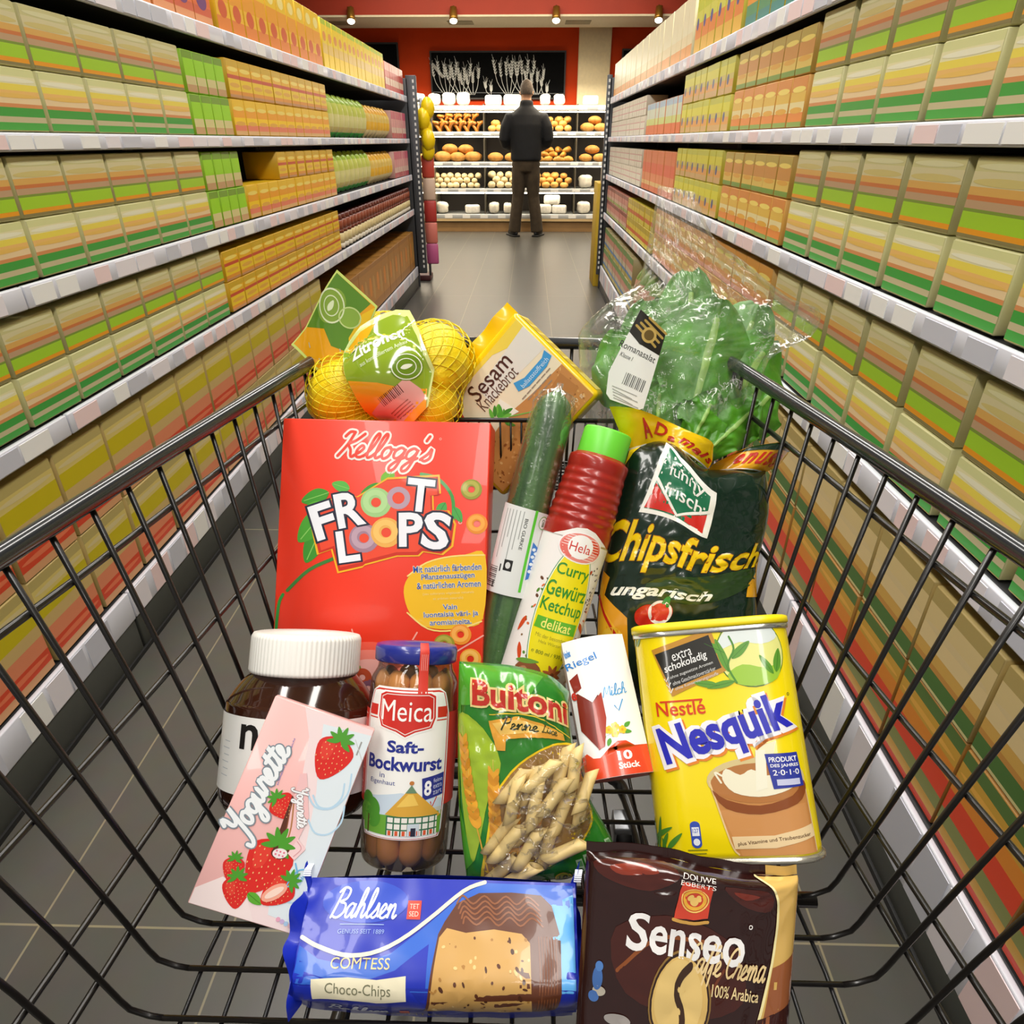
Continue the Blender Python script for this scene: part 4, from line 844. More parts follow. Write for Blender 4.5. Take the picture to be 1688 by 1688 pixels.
for x, y, r_ in ((-40, 116, 9), (-33, 123, 11), (-42, 128, 10), (-30, 131, 9)): A.ell(x, y, r_, r_ * 1.05, ('6aa83a', '4f9430')[int(r_) % 2], 6)
A.stroke([(-37, 130), (-37, 146)], 2, '5a4022', 6, 0)
A.poly([(-14, 124), (6, 102), (14, 102), (44, 128), (40, 130), (-16, 126)], 'd8a43a', 7); A.poly([(-4, 118), (7, 105), (12, 105), (18, 116)], 'ecc45a', 8); A.poly([(4, 104), (10, 96), (16, 104)], '6a8a6a', 8); A.ell(10, 94, 2.4, 2, 'c07838', 8)
A.rect(-14, 127, 40, 146, 'ece8dc', 7)
for k in range(8): A.rect(-14 + k * 7.2, 127, -12.6 + k * 7.2, 146, '2f6a48', 8)
for y in (127, 133, 139.5): A.rect(-14, y, 40, y + 1.3, '2f6a48', 8)
for k in range(7): A.rect(-11.5 + k * 7.2, 141, -8.5 + k * 7.2, 145.5, 'd8582c', 9); 
A.rect(8, 134, 20, 146, 'c8d4d8', 9); A.rect(11.5, 138, 16.5, 146, '2a2a3a', 10)
q = MB(); q.art(A, SJ, .0002, .004); q.obj('label', e)
A = Art(.001, 0, 0, .4); A.poly([(9, -200), (18, -200), (18, -152), (9, -152)], 'd43a2a', 0)
for k in range(4): A.stroke([(11 + k * 1.8, -190), (11 + k * 1.8, -176)], .5, 'f0a098', 1, 0)
q = MB(); q.art(A, cyl([(.0428, .1), (.0425, .155), (.0408, .166), (.0402, .174), (.0402, .193), (.036, .199)]), .0004, .003); q.obj('seal_strip', e)
for k in range(8):
    a = 2 * pi * k / 8 + .35; r_ = .0275 if k < 8 else 0; x, z = r_ * math.sin(a), r_ * math.cos(a)
    q = MB(); q.tube(spline([(x * .8, .012, z * .8), (x, .022, z), (x * 1.02, .09, z * 1.02), (x, .155, z), (x * .85, .166, z * .85)], 4), [.004] + [.0088] + [.0104] * 14 + [.004], K('d0904e', .3, coat=.4, var=.12, scale=40), 14)
    mtag(q.obj('sausage'), M, 'brown sausage standing inside the tall glass jar', 'sausage', group='sausages in the glass jar')

# ---- ketchup bottle
u_ = V((.09 - .006, .68 - .541, .901 - .66)).normalized(); M = axisframe(V((.006, .541, .66)) - u_ * .05, V((.09, .68, .901))); L = .341
e = empty('ketchup_bottle', 'red ketchup bottle with a bright green cap and yellow oval label', 'bottle', M)
RB = .0372; pr = [(.03, 0), (.035, .003), (RB, .012), (RB, .02), (RB, .05), (RB, .1), (RB, .15), (RB, .2), (RB, .222), (RB, .23)]
for k in range(7): y = .236 + k * .0095; pr += [(RB - .0012 - k * .0006, y), (RB - k * .0007, y + .0047)]
pr += [(.033, .3065), (.0295, .3095), (.0265, .312)]
q = MB(); q.lathe([(p.x, p.y) for p in spline([(a, b, 0) for a, b in pr], 3)], K('a02318', .3, coat=.3), 56); q.obj('bottle_body', e)
q = MB(); q.lathe([(.0265, .300), (.0268, .302), (.0262, L - .002), (.025, L), (0, L + .0002)], K('6fd83c', .38), 120, rib=lambda j: .012 if j % 2 else 0); q.obj('cap', e)
SJ = cyl([(RB, 0), (RB, .25)]); TOP = .222; A = Art(.00074, 0, TOP, .35)
A.poly([(-75, 6), (-48, 6), (-30, -2), (-14, -11), (0, -14), (14, -11), (30, -2), (48, 6), (75, 6), (75, 262), (-75, 262)], 'efebe6', 0)
A.poly([(-75, 236), (-30, 239), (75, 240), (75, 262), (-75, 262)], 'c02c20', 1)
for k in range(46):   # spices strewn round the oval
    a = random.uniform(0, 6.28); x = 42 * math.cos(a) + random.uniform(-9, 9); y = 118 + 104 * math.sin(a)
    if abs(x) > 26 and y < 215 and y > 16: A.ell(x, y, random.uniform(1.2, 4), random.uniform(1, 2.6), random.choice(('c8542c', '6a4430', 'd87040', '8a6a48', 'b03a20', '5a8a30')), 1, random.uniform(0, 180), 9)
for x, y, r_ in ((40, 128, 40), (44, 150, 60), (-42, 140, 110), (38, 176, 130), (-40, 178, 70)): A.leaf(x - 6, y - 10, 26, 7, r_, 'd04c24', 2)
for k in range(24): A.ell(38 + random.uniform(-7, 9), 52 + random.uniform(-18, 42), 1.5, 1.4, random.choice(('4a3c34', '6a5a4c')), 2, n=8)
ov = [(34 * math.cos(t) * (1 - .12 * math.sin(t) ** 2 * (1 if math.sin(t) < 0 else 1)), 118 + 106 * math.sin(t)) for t in [2 * pi * k / 40 for k in range(40)]]
A.poly([(x * 1.08, (y - 118) * 1.03 + 118) for x, y in ov], '2f8a44', 3); A.poly([(x * 1.045, (y - 118) * 1.016 + 118) for x, y in ov], 'f0f2e0', 4); A.poly(ov, 'ecdc14', 5)
A.ell(0, 15, 33, 22, 'f4f0ee', 6); A.ell(0, 15, 31, 20, 'e88a80', 7)
for k in range(9): A.stroke([(-28 + abs(k - 4) * 1.8, 0 + k * 3.7), (28 - abs(k - 4) * 1.8, 0 + k * 3.7)], .9, 'f6e4e0', 8, 0)
A.poly([(-29, 18), (-24, 6), (-16, 20), (-10, 31), (-22, 28)], 'e0685c', 8, 3); A.poly([(12, 0), (24, 6), (30, 18), (18, 16)], 'd8442e', 8, 3); A.ell(-1, 14, 18, 17, 'f6f4f2', 9); A.text('Hela', -1, 15, 30, 13, 'd03428', 10, 0, .0)
for t, y, w_, h_ in (('Curry', 52, 48, 22), ('Gewürz', 79, 60, 22), ('Ketchup', 106, 62, 24)): A.text(t, 0, y, w_, h_, '2d8a2a', 7, 0, .012)
A.poly([(-30, 122), (30, 122), (31, 139), (-31, 139)], '5aae24', 7); A.text('delikat', 0, 130, 44, 14, 'f2e874', 8, 0, .01)
A.text('Mit der besonderen', 0, 148, 50, 5.5, 'a8a020', 7, 0, 0); A.text('Hela Würzung', 0, 157, 36, 6, 'a8a020', 7, 0, 0); A.text('℮ 800 ml / 930 g', 0, 172, 48, 7, '6a7a1c', 7, 0, .005)
A.poly([(-40, 200), (-24, 186), (-6, 192), (-2, 206), (-16, 216), (-32, 214)], '8a5232', 8, 3); A.poly([(-36, 204), (-26, 196), (-18, 206), (-26, 216), (-34, 214)], 'b4805a', 9, 3)
for k in range(5): A.stroke([(-34 + k * 3, 200), (-32 + k * 3.4, 213)], .9, '6a3c22', 10, 0)
A.leaf(-42, 192, 34, 7, -12, '6a9a3a', 9); A.poly([(6, 214), (20, 206), (34, 212), (36, 232), (22, 240), (8, 232)], '7a4024', 8, 3)
for k in range(8): A.leaf(14, 198, 15, 5.5, k * 45 + 12, 'a85a2c', 10, '6a3418')
A.ell(14, 198, 3, 3, '6a3418', 12)
for k in range(30): A.ell(random.uniform(26, 50), random.uniform(206, 232), 1.4, 1, random.choice(('a86a40', '8a5232', 'c08a60')), 7, n=6)
q = MB(); q.art(A, SJ, .0002, .003); q.obj('label', e)

# ---- cucumber in clear wrap
P0, P1 = V((-.031, .559, .66)), V((.036, .709, .941)); u_ = (P1 - P0).normalized(); P0 = P0 - u_ * .06; M = axisframe(P0, P1); L = (P1 - P0).length
bend = lambda y: -.006 * math.sin(pi * y / L)
def cuc_mat():
    m = K('3d6b33', .38, coat=.2, var=.4, scale=26, bump=.25, bscale=90); nt = m.node_tree; b = nt.nodes['Principled BSDF']
    if 'stripe' not in nt.nodes:
        tc = nt.nodes.new('ShaderNodeTexCoord'); mp = nt.nodes.new('ShaderNodeMapping'); mp.inputs['Scale'].default_value = (90, 5, 90); n = nt.nodes.new('ShaderNodeTexNoise'); n.name = 'stripe'; n.inputs['Scale'].default_value = 1
        r = nt.nodes.new('ShaderNodeValToRGB'); r.color_ramp.elements[0].color = lin('24481f'); r.color_ramp.elements[1].color = lin('55803f'); r.color_ramp.elements[0].position = .35; r.color_ramp.elements[1].position = .7
        nt.links.new(tc.outputs['Object'], mp.inputs[0]); nt.links.new(mp.outputs[0], n.inputs['Vector']); nt.links.new(n.outputs[0], r.inputs[0]); nt.links.new(r.outputs[0], b.inputs['Base Color'])
    return m
e = empty('cucumber', 'long dark green cucumber shrink-wrapped in clear film', 'cucumber', M)
n = 26; RC = [.0242 * min(1, (1 - (1 - min(1, 9 * k / n)) ** 2) ** .5 + .05) * min(1, (1 - (1 - min(1, 8 * (n - k) / n)) ** 2) ** .5 + .02) * (1.02 - .1 * abs(k / n - .3)) for k in range(n + 1)]
q = MB(); q.tube([(bend(L * k / n), L * k / n, 0) for k in range(n + 1)], RC, cuc_mat(), 28); q.obj('fruit', e)
q = MB(); q.grid(lambda u, v: (lambda a, r: V((bend(L * v) + r * math.cos(a), L * (v * 1.02 - .005), r * math.sin(a))))(2 * pi * u, RC[min(n, int(v * n + .5))] + .0012 + .0012 * abs(noise.noise((u * 8, v * 14, 3))) + (.002 * abs(math.sin(u * 40)) if v > .93 else 0)), 48, 60, film('ffffff', .1, .02, .35, 45., .7), True); q.obj('wrap_film', e)
A = Art(.001, 0, 0, .4); A.poly([(-33, -152), (25, -152), (27, -246), (-33, -250)], 'e2e4e0', 0)
A.rect(6, -248, 9, -158, '5cc832', 1); A.ell(18, -236, 6, 8, 'f4f6f2', 1); A.ring(18, -236, 5, 5.8, '7ab060', 2, ky=1.3); A.text('BIO', 18, -236, 8, 3.2, '3a6a34', 2, -90, .02)
A.text('BIO GURKE', -1, -220, 34, 3.4, '4a4c48', 1, 90, .01)
for k in range(6): A.stroke([(-5 - k * 4, -244), (-5 - k * 4, -214 + (k % 3) * 12)], .8, '9a9c98', 1, 0)
A.rect(-14, -190, -5, -178, '1c1c1a', 1); A.ell(-9.5, -184, 2.6, 3.6, 'd8d8d4', 2)
A.poly([(11, -214), (22, -206), (22, -178), (11, -172)], '3a78c8', 1); [A.ell(14 + (k % 2) * 3, -206 + k * 4, 2.4, 1.8, 'e8eef4', 2) for k in range(7)]; A.ell(20, -180, 4.4, 5.4, 'd83a28', 2)
for k in range(11): A.rect(-32, -180 + k * 2.1, -20, -180 + k * 2.1 + (1.3 if k % 3 else .7), '5a5c5a', 1)
A.rect(-18, -184, -16.6, -176, '1c1c1a', 1); A.rect(-23, -164, -21.6, -157, '1c1c1a', 1)
RL_ = lambda y: (RC[min(n, max(0, int(y / L * n)))] + RC[min(n, max(0, int(y / L * n) + 1))]) / 2 + .0032
SC_ = lambda x, y: ((bend(y) + RL_(y) * math.sin(x / .0257), y, RL_(y) * math.cos(x / .0257)), (math.sin(x / .0257), 0, math.cos(x / .0257)))
q = MB(); q.art(A, SC_, .0003, .003); q.obj('label', e)

# ---- bag of crisps
M = tiltframe((.17, .60, .70), 28, 0, 0)
e = empty('crisps_bag', 'dark green bag of potato crisps with yellow lettering and a crumpled yellow top', 'crisps bag', M)
PT = Patch([(-.0856, -.09), (-.0867, .0192), (-.074, .1024), (-.0542, .2002)], [(.0965, -.09), (.0923, .0218), (.0909, .0631), (.0965, .0907), (.1033, .1285), (.1003, .1757)], [(-.0856, -.09), (.0075, -.095), (.0965, -.09)], [(-.0542, .2002), (-.0276, .208), (-.0002, .2028), (.0329, .1784), (.0786, .1768), (.1003, .1757)], .03, 1.55, .0035, 6., 3.3, 2.4, (.2, .12))
q = MB(); PT.skin(q, K('10271a', .22, coat=.5), 56, 64, .55)
A = Art(.01, 0, 1.55, .22, coat=.5); YE = 'f0cc0e'
A.poly([(31, 1), (40, 10.5), (50, 14), (62, 19), (60, 49), (17, 42), (25, 13)], 'f2f2ec', 1); A.poly([(32.5, 6), (40, 14), (50, 18), (58.8, 22), (57, 46.2), (20, 40), (28, 16)], '15704a', 2)
A.poly([(25, 27), (41, 42.6), (20, 39.6)], 'd02c20', 3); A.poly([(58, 33.5), (57, 46.2), (41.5, 43)], 'd02c20', 3); A.stroke([(25.5, 25), (41, 42.4), (58.6, 31.5)], 1.8, 'f2f2ec', 4, 0)
A.text('funny', 44, 21, 23, 8.5, 'f4f4f0', 4, 6, .01); A.text('frisch', 43, 30.5, 24, 7.5, 'f4f4f0', 4, 6, .01)
A.text('Chipsfrisch', 45, 68, 97, 36, YE, 2, 8, .02, 0, ((.014, 'b8780c'),))
A.poly([(30, 92), (60, 84), (90, 86), (93, 100), (70, 108), (40, 104)], '27401a', 1, 4)
A.text('ungarisch', 38, 99, 58, 10.5, 'f4f4ea', 3, 9, .03, .25)
A.poly([(1, 78), (7, 84), (5, 96), (12, 104), (20, 112), (22, 154), (1, 154)], 'e8a01c', 1, 0); A.poly([(1, 84), (4, 90), (3, 100), (9, 110), (15, 118), (16, 154), (1, 154)], 'f4b828', 2, 0); A.stroke([(1, 96), (6, 108), (14, 120)], 1.4, 'c8281c', 3); A.ell(10, 126, 9, 11, 'f0c038', 3)
A.poly([(99, 74), (93, 82), (95, 92), (88, 100), (86, 112), (99, 118)], 'eaa820', 1, 0)
A.ell(31, 112, 7, 6, 'c8281c', 3); A.ell(38, 111, 7, 6, 'd8382a', 4); A.ring(38, 111, 5, 6.6, 'f2e8e0', 5); A.stroke([(40, 106), (43, 102), (42, 108)], 1.8, '3a8a34', 5)
A.poly([(0.5, 14), (2, 4), (10, .5), (16, .5), (6, 7)], YE, 1)
q.art(A, PT.S, .0004, (.022, .03)); q.obj('bag_body', e)
fz = lambda k: (lambda u, v: .012 * math.sin(u * 9 + k) * (.4 + v) + .008 * v)
F = Patch([(-.0542, .196), (-.066, .22), (-.0774, .2452)], [(.0345, .176), (.038, .186), (.037, .2)], [(-.0542, .196), (-.0297, .204), (-.0002, .199), (.0345, .176)], [(-.0774, .2452), (-.0418, .2387), (-.0041, .2287), (.024, .212), (.037, .2)], .003, .42, .003, 5., 8., 2.4, (0, 0), fz(0))
q = MB(); F.skin(q, K('eec40c', .25, coat=.4), 44, 14, .3)
A = Art(.01, 0, .42, .25, coat=.4); A.stroke([(1, 40), (20, 40.4), (50, 40), (75, 38), (98, 40)], 3, 'f0ecd8', 1)
for t, x, y, w_, h_, r_ in (('A', 27, 20, 9, 22, -14), ('D', 42, 17, 12, 17, 10), ('a', 54, 25, 8, 8, 0), ('m', 68, 22, 12, 12, 14), ('a', 79, 26, 8, 9, 18), ('l', 86, 24, 3, 13, 20), ('s', 93, 27, 7, 9, 22)): A.text(t, x, y, w_, h_, 'c02a1a', 2, r_, .03)
q.art(A, F.S, .0004, (.025, .05)); q.obj('sealed_top', e)
F = Patch([(.033, .174), (.038, .182), (.0477, .1882)], [(.1003, .1735), (.118, .183), (.1337, .204)], [(.033, .174), (.0717, .177), (.1003, .1735)], [(.0477, .1882), (.0849, .2029), (.112, .206), (.1337, .204)], .003, .4, .002, 5., 2., 2.4, (0, 0), fz(2.))
q = MB(); F.skin(q, K('e8a818', .25, coat=.4), 36, 12, .3); A = Art(.01, 0, .4, .25, coat=.4)
A.poly([(1, 1), (30, 1), (60, 1), (99, 1), (99, 7), (60, 10), (20, 7)], '12301f', 1); A.stroke([(2, 38), (50, 38.5), (98, 38)], 2.4, 'f0ecd8', 1)
for k, t in enumerate('enuss'): A.text(t, 34 + k * 12, 20, 9, 16, 'c8281a', 2, -4, .03)
q.art(A, F.S, .0004, (.03, .05)); q.obj('folded_corner', e)

# ---- yellow cocoa tin
W, H, D, RCN = .1392, .2047, .085, .03; M = tiltframe((.1867, .3454, .65), 40.9, -12.9, 13.6)
def tin_loop(ex=0., n=10):
    P = []; hx, hz = W / 2 + ex, D / 2 + ex
    for cx, cz, a0 in ((hx - RCN, hz - RCN, 90), (hx - RCN, -hz + RCN, 0), (-hx + RCN, -hz + RCN, -90), (-hx + RCN, hz - RCN, 180)):
        for k in range(n + 1): a = R(a0 - 90 * k / n); P.append((cx + RCN * math.cos(a), cz + RCN * math.sin(a) - D / 2))
    return P
def tin_wall(q, levels, m, cap=True):
    n = len(tin_loop()); vs = []
    for y, ex in levels: vs += [(x, y, z) for x, z in tin_loop(ex)]
    fs = [(i * n + j, i * n + (j + 1) % n, (i + 1) * n + (j + 1) % n, (i + 1) * n + j)[::-1] for i in range(len(levels) - 1) for j in range(n)]
    if cap: fs += [tuple(range(n)), tuple((len(levels) - 1) * n + j for j in range(n))[::-1]]
    q.add(vs, fs, m, True)
def tin_S(x, y):
    s_ = 1 if x >= 0 else -1; a = abs(x); f = W / 2 - RCN; q1 = RCN * pi / 2
    if a <= f: return (x, y, 0.), (0, 0, 1)
    if a <= f + q1: t = (a - f) / RCN; return (s_ * (f + RCN * math.sin(t)), y, -RCN + RCN * math.cos(t)), (s_ * math.sin(t), 0, math.cos(t))
    return (s_ * W / 2, y, -RCN - (a - f - q1)), (s_, 0, 0)
e = empty('cocoa_tin', 'large yellow cocoa powder tin with blue letters and a glass of cocoa', 'tin', M)
q = MB(); tin_wall(q, [(.004, 0), (.01, 0), (H - .012, 0), (H - .008, -.0008)], K('f2d90c', .25, coat=.5))
A = Art(W / 100, -W / 2, H, .25, coat=.5); HT = H / W * 100
A.ell(72, 23, 21.5, 21.5, '4a7a2a', 1); A.ell(72, 23, 20.8, 20.8, 'e8e88c', 2); A.poly([(51.5, 20), (58, 8), (72, 2.5), (84, 6), (90, 14), (80, 18), (66, 16)], 'dfe8e4', 3, 3); A.poly([(56, 36), (66, 30), (80, 33), (90, 30), (86, 40), (74, 43.6), (62, 42)], '9cc83c', 3, 3)
for x, y, L, w_, r_ in ((57, 34, 22, 5, -105), (60, 26, 16, 5, -40), (56, 22, 15, 5, -150), (86, 36, 15, 5, -75), (84, 37, 14, 4, -120), (60, 40, 18, 4, 170), (50, 42, 16, 4, 190)): A.leaf(x, y, L, w_, r_, '5e9a34', 4, '3c7424')
A.stroke([(61, 41), (57, 30), (62, 20), (60, 12)], 1.2, '4a8a2c', 5)
A.poly([(10, 17), (49, 6), (56, 33), (20, 47)], 'c08a30', 3); A.poly([(12, 20), (47.5, 10), (53, 31), (20, 42.5)], '26241f', 4)
A.text('extra', 29, 21, 13, 5, 'f2f2ee', 6, -16, .0, .2); A.text('schokoladig', 31, 26.5, 29, 6.2, 'f2f2ee', 6, -16, .01, .2)
for k, t in enumerate(('ohne zugesetzte Aromen', 'ohne Geschmacksverstärker', 'ohne Konservierungsstoffe')): A.text(t, 34 + k * 1.2, 31.5 + k * 3.6, 29, 2.5, 'd8d8d4', 6, -16, 0, .2); A.stroke([(16.5 + k, 36 + k * 3.6), (17.5 + k, 37.6 + k * 3.6), (19 + k, 34.8 + k * 3.6)], .5, 'f0f0ec', 6, 0)
A.text('Nestlé', 24, 54.5, 31, 9, 'd8421c', 3, -1, .012); A.stroke([(12, 50.2), (38, 49.8)], 1.1, 'd8421c', 3, 0)
for dy, dx, c, b, z in ((1.2, 1.4, 'e8862c', .12, 4), (0, 0, 'f4f2f6', .115, 5)): A.text('Nesquik', 50 + dx, 71 + dy, 83 + b * 50, 29 + b * 40, c, z, -14, .02 + b)
A.text('Nesquik', 50, 71, 83, 29, '2a2cb8', 7, -14, .035, 0, ()); A.ring(92, 50, .6, 1., '6a6a20', 3)
A.poly([(68, 80), (79, 77), (72, 100), (66, 112), (63, 104)], 'f0ecc4', 3)
A.poly([(35, 99), (94, 99), (96, HT - 5), (48, HT - 5), (44, 134)], 'c88a4c', 2); A.poly([(40, 116), (92, 114), (93, HT - 5), (50, HT - 5)], 'cf9256', 3); A.ell(64.5, 99, 30, 13, 'd8c48c', 3); A.ell(64.5, 101, 28, 11.5, 'b5773e', 4)
A.poly([(37, 104), (45, 110), (64, 114), (84, 109), (92, 101), (94, 106), (86, 114), (64, 119), (44, 115)], '8a4a22', 5, 3)
A.poly([(44, 98), (47, 92), (55, 96), (62, 93), (70, 97), (82, 96), (88, 102), (78, 107), (64, 109), (50, 106)], 'f2ecd0', 6, 3); A.poly([(66, 82), (72, 82), (70, 104), (63, 106)], 'f4f0d8', 7)
A.stroke([(43, 100), (40, 94), (44, 96)], 1.2, 'f2ecd0', 6); A.stroke([(36, 99), (44, 134), (48, HT - 6)], 1., 'e8c890', 4); A.stroke([(93.6, 99), (95.5, HT - 6)], .8, 'e8c890', 4)
A.poly([(45, 131), (70, 131), (94, 126), (95, 133), (70, 138), (46, 138)], 'ecd0a0', 5, 0); A.text('plus Vitamine und Traubenzucker', 70, 133.6, 44, 2.6, '5a3a20', 6, -5, .01)
A.poly([(71, 84.5), (91, 84.5), (92.5, 104), (73.5, 105)], '2e3a9c', 8)
A.text('PRODUKT', 81.5, 88, 17, 3, 'f4f4f8', 9, 0, .02); A.text('DES JAHRES', 82, 91.8, 17, 2.4, 'f4f4f8', 9, 0, .02); A.text('2·0·1·0', 82.4, 95.6, 16, 3.2, 'f4f4f8', 9, 0, .01); A.rect(76, 99.5, 90, 103, 'c8cce8', 9)
A.rect(21, 124, 27, 134.5, '3a52b0', 3); A.ell(24, 124, 3, 2.4, '3a52b0', 3); A.ell(24, 134.5, 3, 2.4, '3a52b0', 3); A.rect(21.8, 125, 26.2, 130, 'e8ecf4', 4); A.text('127', 24, 127, 3.6, 2.4, '3a52b0', 5, 0, .01); A.ell(24, 133.5, 2, 2, 'e8ecf4', 4)
for k in range(3): A.stroke([(18.5 + k * .8, 138 + k * 2), (29.5 - k * .8, 138 + k * 2)], .7, '8a8a1c', 3, 0)
A.rect(-24, 22, -6, 100, 'f0dc30', 1)
for k in range(9): A.rect(-22, 25 + k * 8, -9 - (k % 3) * 2, 30 + k * 8, '3a3a14', 2)
for k in range(9): A.leaf(-8 + (k % 4) * 4, 144 - (k // 4) * 5, 12 + (k % 3) * 4, 3, -90 + (k - 4) * 16, '4e8a2c', 2)
for k in range(5): A.leaf(-16 + k * 3, 14, 8, 2.4, -90 + (k - 2) * 22, '5a8a2c', 2)
q.art(A, tin_S, .0002, (.003, 0)); q.obj('tin_body', e)
q = MB(); tin_wall(q, [(0, .0012), (.0012, .002), (.0042, .002), (.0055, .0002)], K('c9c4b4', .25, .8)); q.obj('base_seam', e)
q = MB(); tin_wall(q, [(H - .0125, .0006), (H - .0112, .0014), (H - .0085, .0014), (H - .0072, .0004)], K('cfcfc8', .22, .85)); q.obj('silver_rim', e)
q = MB(); tin_wall(q, [(H - .0078, .001), (H - .0065, .0022), (H - .0015, .002), (H, -.001)], K('f3dc10', .35)); q.obj('lid', e)

# ---- small white and red chocolate bar carton
W, H, D = .061, .1292, .03; M = tiltframe((.0879, .4072, .68), 56.5, -4., 12.6); BL = .009
rz = lambda x: BL * (1 - (2 * x / W) ** 2)
SR = lambda x, y: ((x, y, rz(x)), V((8 * BL * x / W ** 2, 0, 1)).normalized())
q = MB(); n = 16; fr = [(-W / 2 + W * k / n) for k in range(n + 1)]; wh = K('f0efec', .28, coat=.3)
q.add([(x, y, rz(x)) for y in (0, H) for x in fr] , [(k, k + 1, n + 2 + k, n + 1 + k) for k in range(n)], wh, True)
q.add([(-W / 2, 0, 0), (-W / 2, H, 0), (-W / 2, H, -D), (-W / 2, 0, -D)], [(0, 1, 2, 3)], K('e8e4e4', .3)); q.add([(W / 2, 0, 0), (W / 2, H, 0), (W / 2, H, -D), (W / 2, 0, -D)], [(3, 2, 1, 0)], wh); q.add([(-W / 2, 0, -D), (W / 2, 0, -D), (W / 2, H, -D), (-W / 2, H, -D)], [(3, 2, 1, 0)], wh)
for y, m_, rv in ((0, K('b8301c', .35), 1), (H, wh, 0)):
    f = list(range(n + 3)); q.add([(x, y, rz(x)) for x in fr] + [(W / 2, y, -D), (-W / 2, y, -D)], [f[::-1] if rv else f], m_)
A = Art(W / 100, -W / 2, H, .28, coat=.3); HR = H / W * 100
A.poly([(.5, HR - .5), (.5, 178), (8, 174), (16, 182), (26, 183), (40, 172), (55, 163), (68, 164), (80, 172), (99.5, 172), (99.5, HR - .5)], 'e04a26', 1)
A.text('Riegel', 25, 38, 50, 15, '2f80cc', 2, -12, .008); A.text('kinder', 6, 20, 10, 12, '3a8ad0', 2, -12, .03); A.poly([(22, 60), (60, 50), (64, 150), (24, 156)], 'e2eaee', 1)
A.poly([(8, 86), (30, 72), (42, 96), (44, 130), (26, 170), (6, 140)], '7a2214', 3); A.poly([(10, 84), (28, 70), (46, 86), (30, 102)], 'f6f2ec', 4); A.poly([(30, 104), (46, 89), (46, 128), (36, 168), (26, 172)], 'a83420', 4); A.poly([(2, 62), (16, 54), (18, 78), (6, 84)], '8a2a1c', 3); A.text('e', 5, 88, 8, 12, 'c83428', 5, 0, .03)
A.cursive('Milch', 66, 92, 38, 8, 1.4, '4a9ad4', 2, -6); A.stroke([(62, 112), (67, 120), (76, 104)], 1.8, '4a9ad4', 2, 0)
for x, y, L, r_ in ((40, 154, 14, 150), (66, 150, 14, 10), (70, 144, 12, -30), (46, 158, 12, 120)): A.leaf(x, y, L, 6, r_, '5aa03a', 2)
for x, y in ((46, 146), (56, 142), (66, 148), (54, 152)):
    for k in range(5): A.ell(x + 3.4 * math.cos(k * 1.26), y + 3.4 * math.sin(k * 1.26), 3, 3, 'f0c42c', 3, n=10)
    A.ell(x, y, 2, 2, 'e8a018', 4, n=8)
A.text('10', 62, 184, 22, 13, 'fbf4ea', 3, 0, .04); A.text('Stück', 66, 198, 32, 9, 'fbf4ea', 3, 0, .03)
q.art(A, SR, .0002, (.003, 0)); mtag(q.obj('chocolate_bar_carton'), M, 'small white and red chocolate bar carton beside the pasta bag', 'carton')

# ---- bag of penne
M = tiltframe((.017, .361, .62), 38, 0, 0)
e = empty('pasta_bag', 'green pasta bag with a clear window showing penne', 'pasta bag', M)
WIN = [(96, 47), (75, 51), (49, 66), (31, 86), (22, 112), (15, 149), (43, 135), (70, 121), (86, 103), (93, 89), (99, 62)]
PB_ = Patch([(-.0649, -.015), (-.0735, .0474), (-.0764, .1156), (-.0769, .1753)], [(.0701, .0018), (.0612, .0269), (.0398, .065), (.0275, .1121), (.025, .1496)], [(-.0649, -.015), (-.0326, -.0153), (.0048, -.012), (.0369, -.0064), (.0701, .0018)], [(-.0769, .1753), (-.0526, .1741), (-.0244, .1717), (.0065, .164), (.025, .1496)], .024, 1.52, .0028, 6., 1.7, 2.4, (.18, .14))
q = MB(); PB_.skin(q, K('2c7a26', .2, coat=.6), 48, 60, .6)
A = Art(.01, 0, 1.52, .2, coat=.6)
A.poly([(1, 3), (40, 2), (70, 4), (60, 22), (30, 30), (6, 34), (3, 100), (10, 130), (1, 140)], '4d9e2c', 1, 0); A.poly([(4, 40), (24, 46), (36, 66), (24, 90), (14, 120), (8, 128), (5, 80)], '9cb830', 2, 4)
A.text('Buitoni', 54, 24, 76, 17, 'c23428', 6, 0, .03, 0, ((.06, 'e8d088'),)); A.poly([(34, 36), (70, 33), (92, 40), (90, 43), (68, 38), (40, 40)], '2a6a20', 5); A.stroke([(30, 37), (62, 34), (93, 41)], .8, 'e8c838', 6)
A.poly([(29, 41), (52, 36), (86, 40), (87, 44.5), (60, 48), (41, 51), (40, 58), (34, 58.5)], 'e0a038', 6); A.poly([(32, 42), (52, 38), (83, 41), (60, 45), (38, 49)], 'ecc060', 7); A.cursive('Penne', 52, 42.5, 27, 3.6, .9, '2a3418', 9, -3); A.cursive('Lisce', 74, 42, 12, 2.4, .6, '4a4a20', 9, 0)
A.poly([((x - 58) * 1.05 + 58, (y - 96) * 1.035 + 96) for x, y in WIN], 'e8c41c', 3, 4); A.poly(WIN, '94703c', 4, 4)
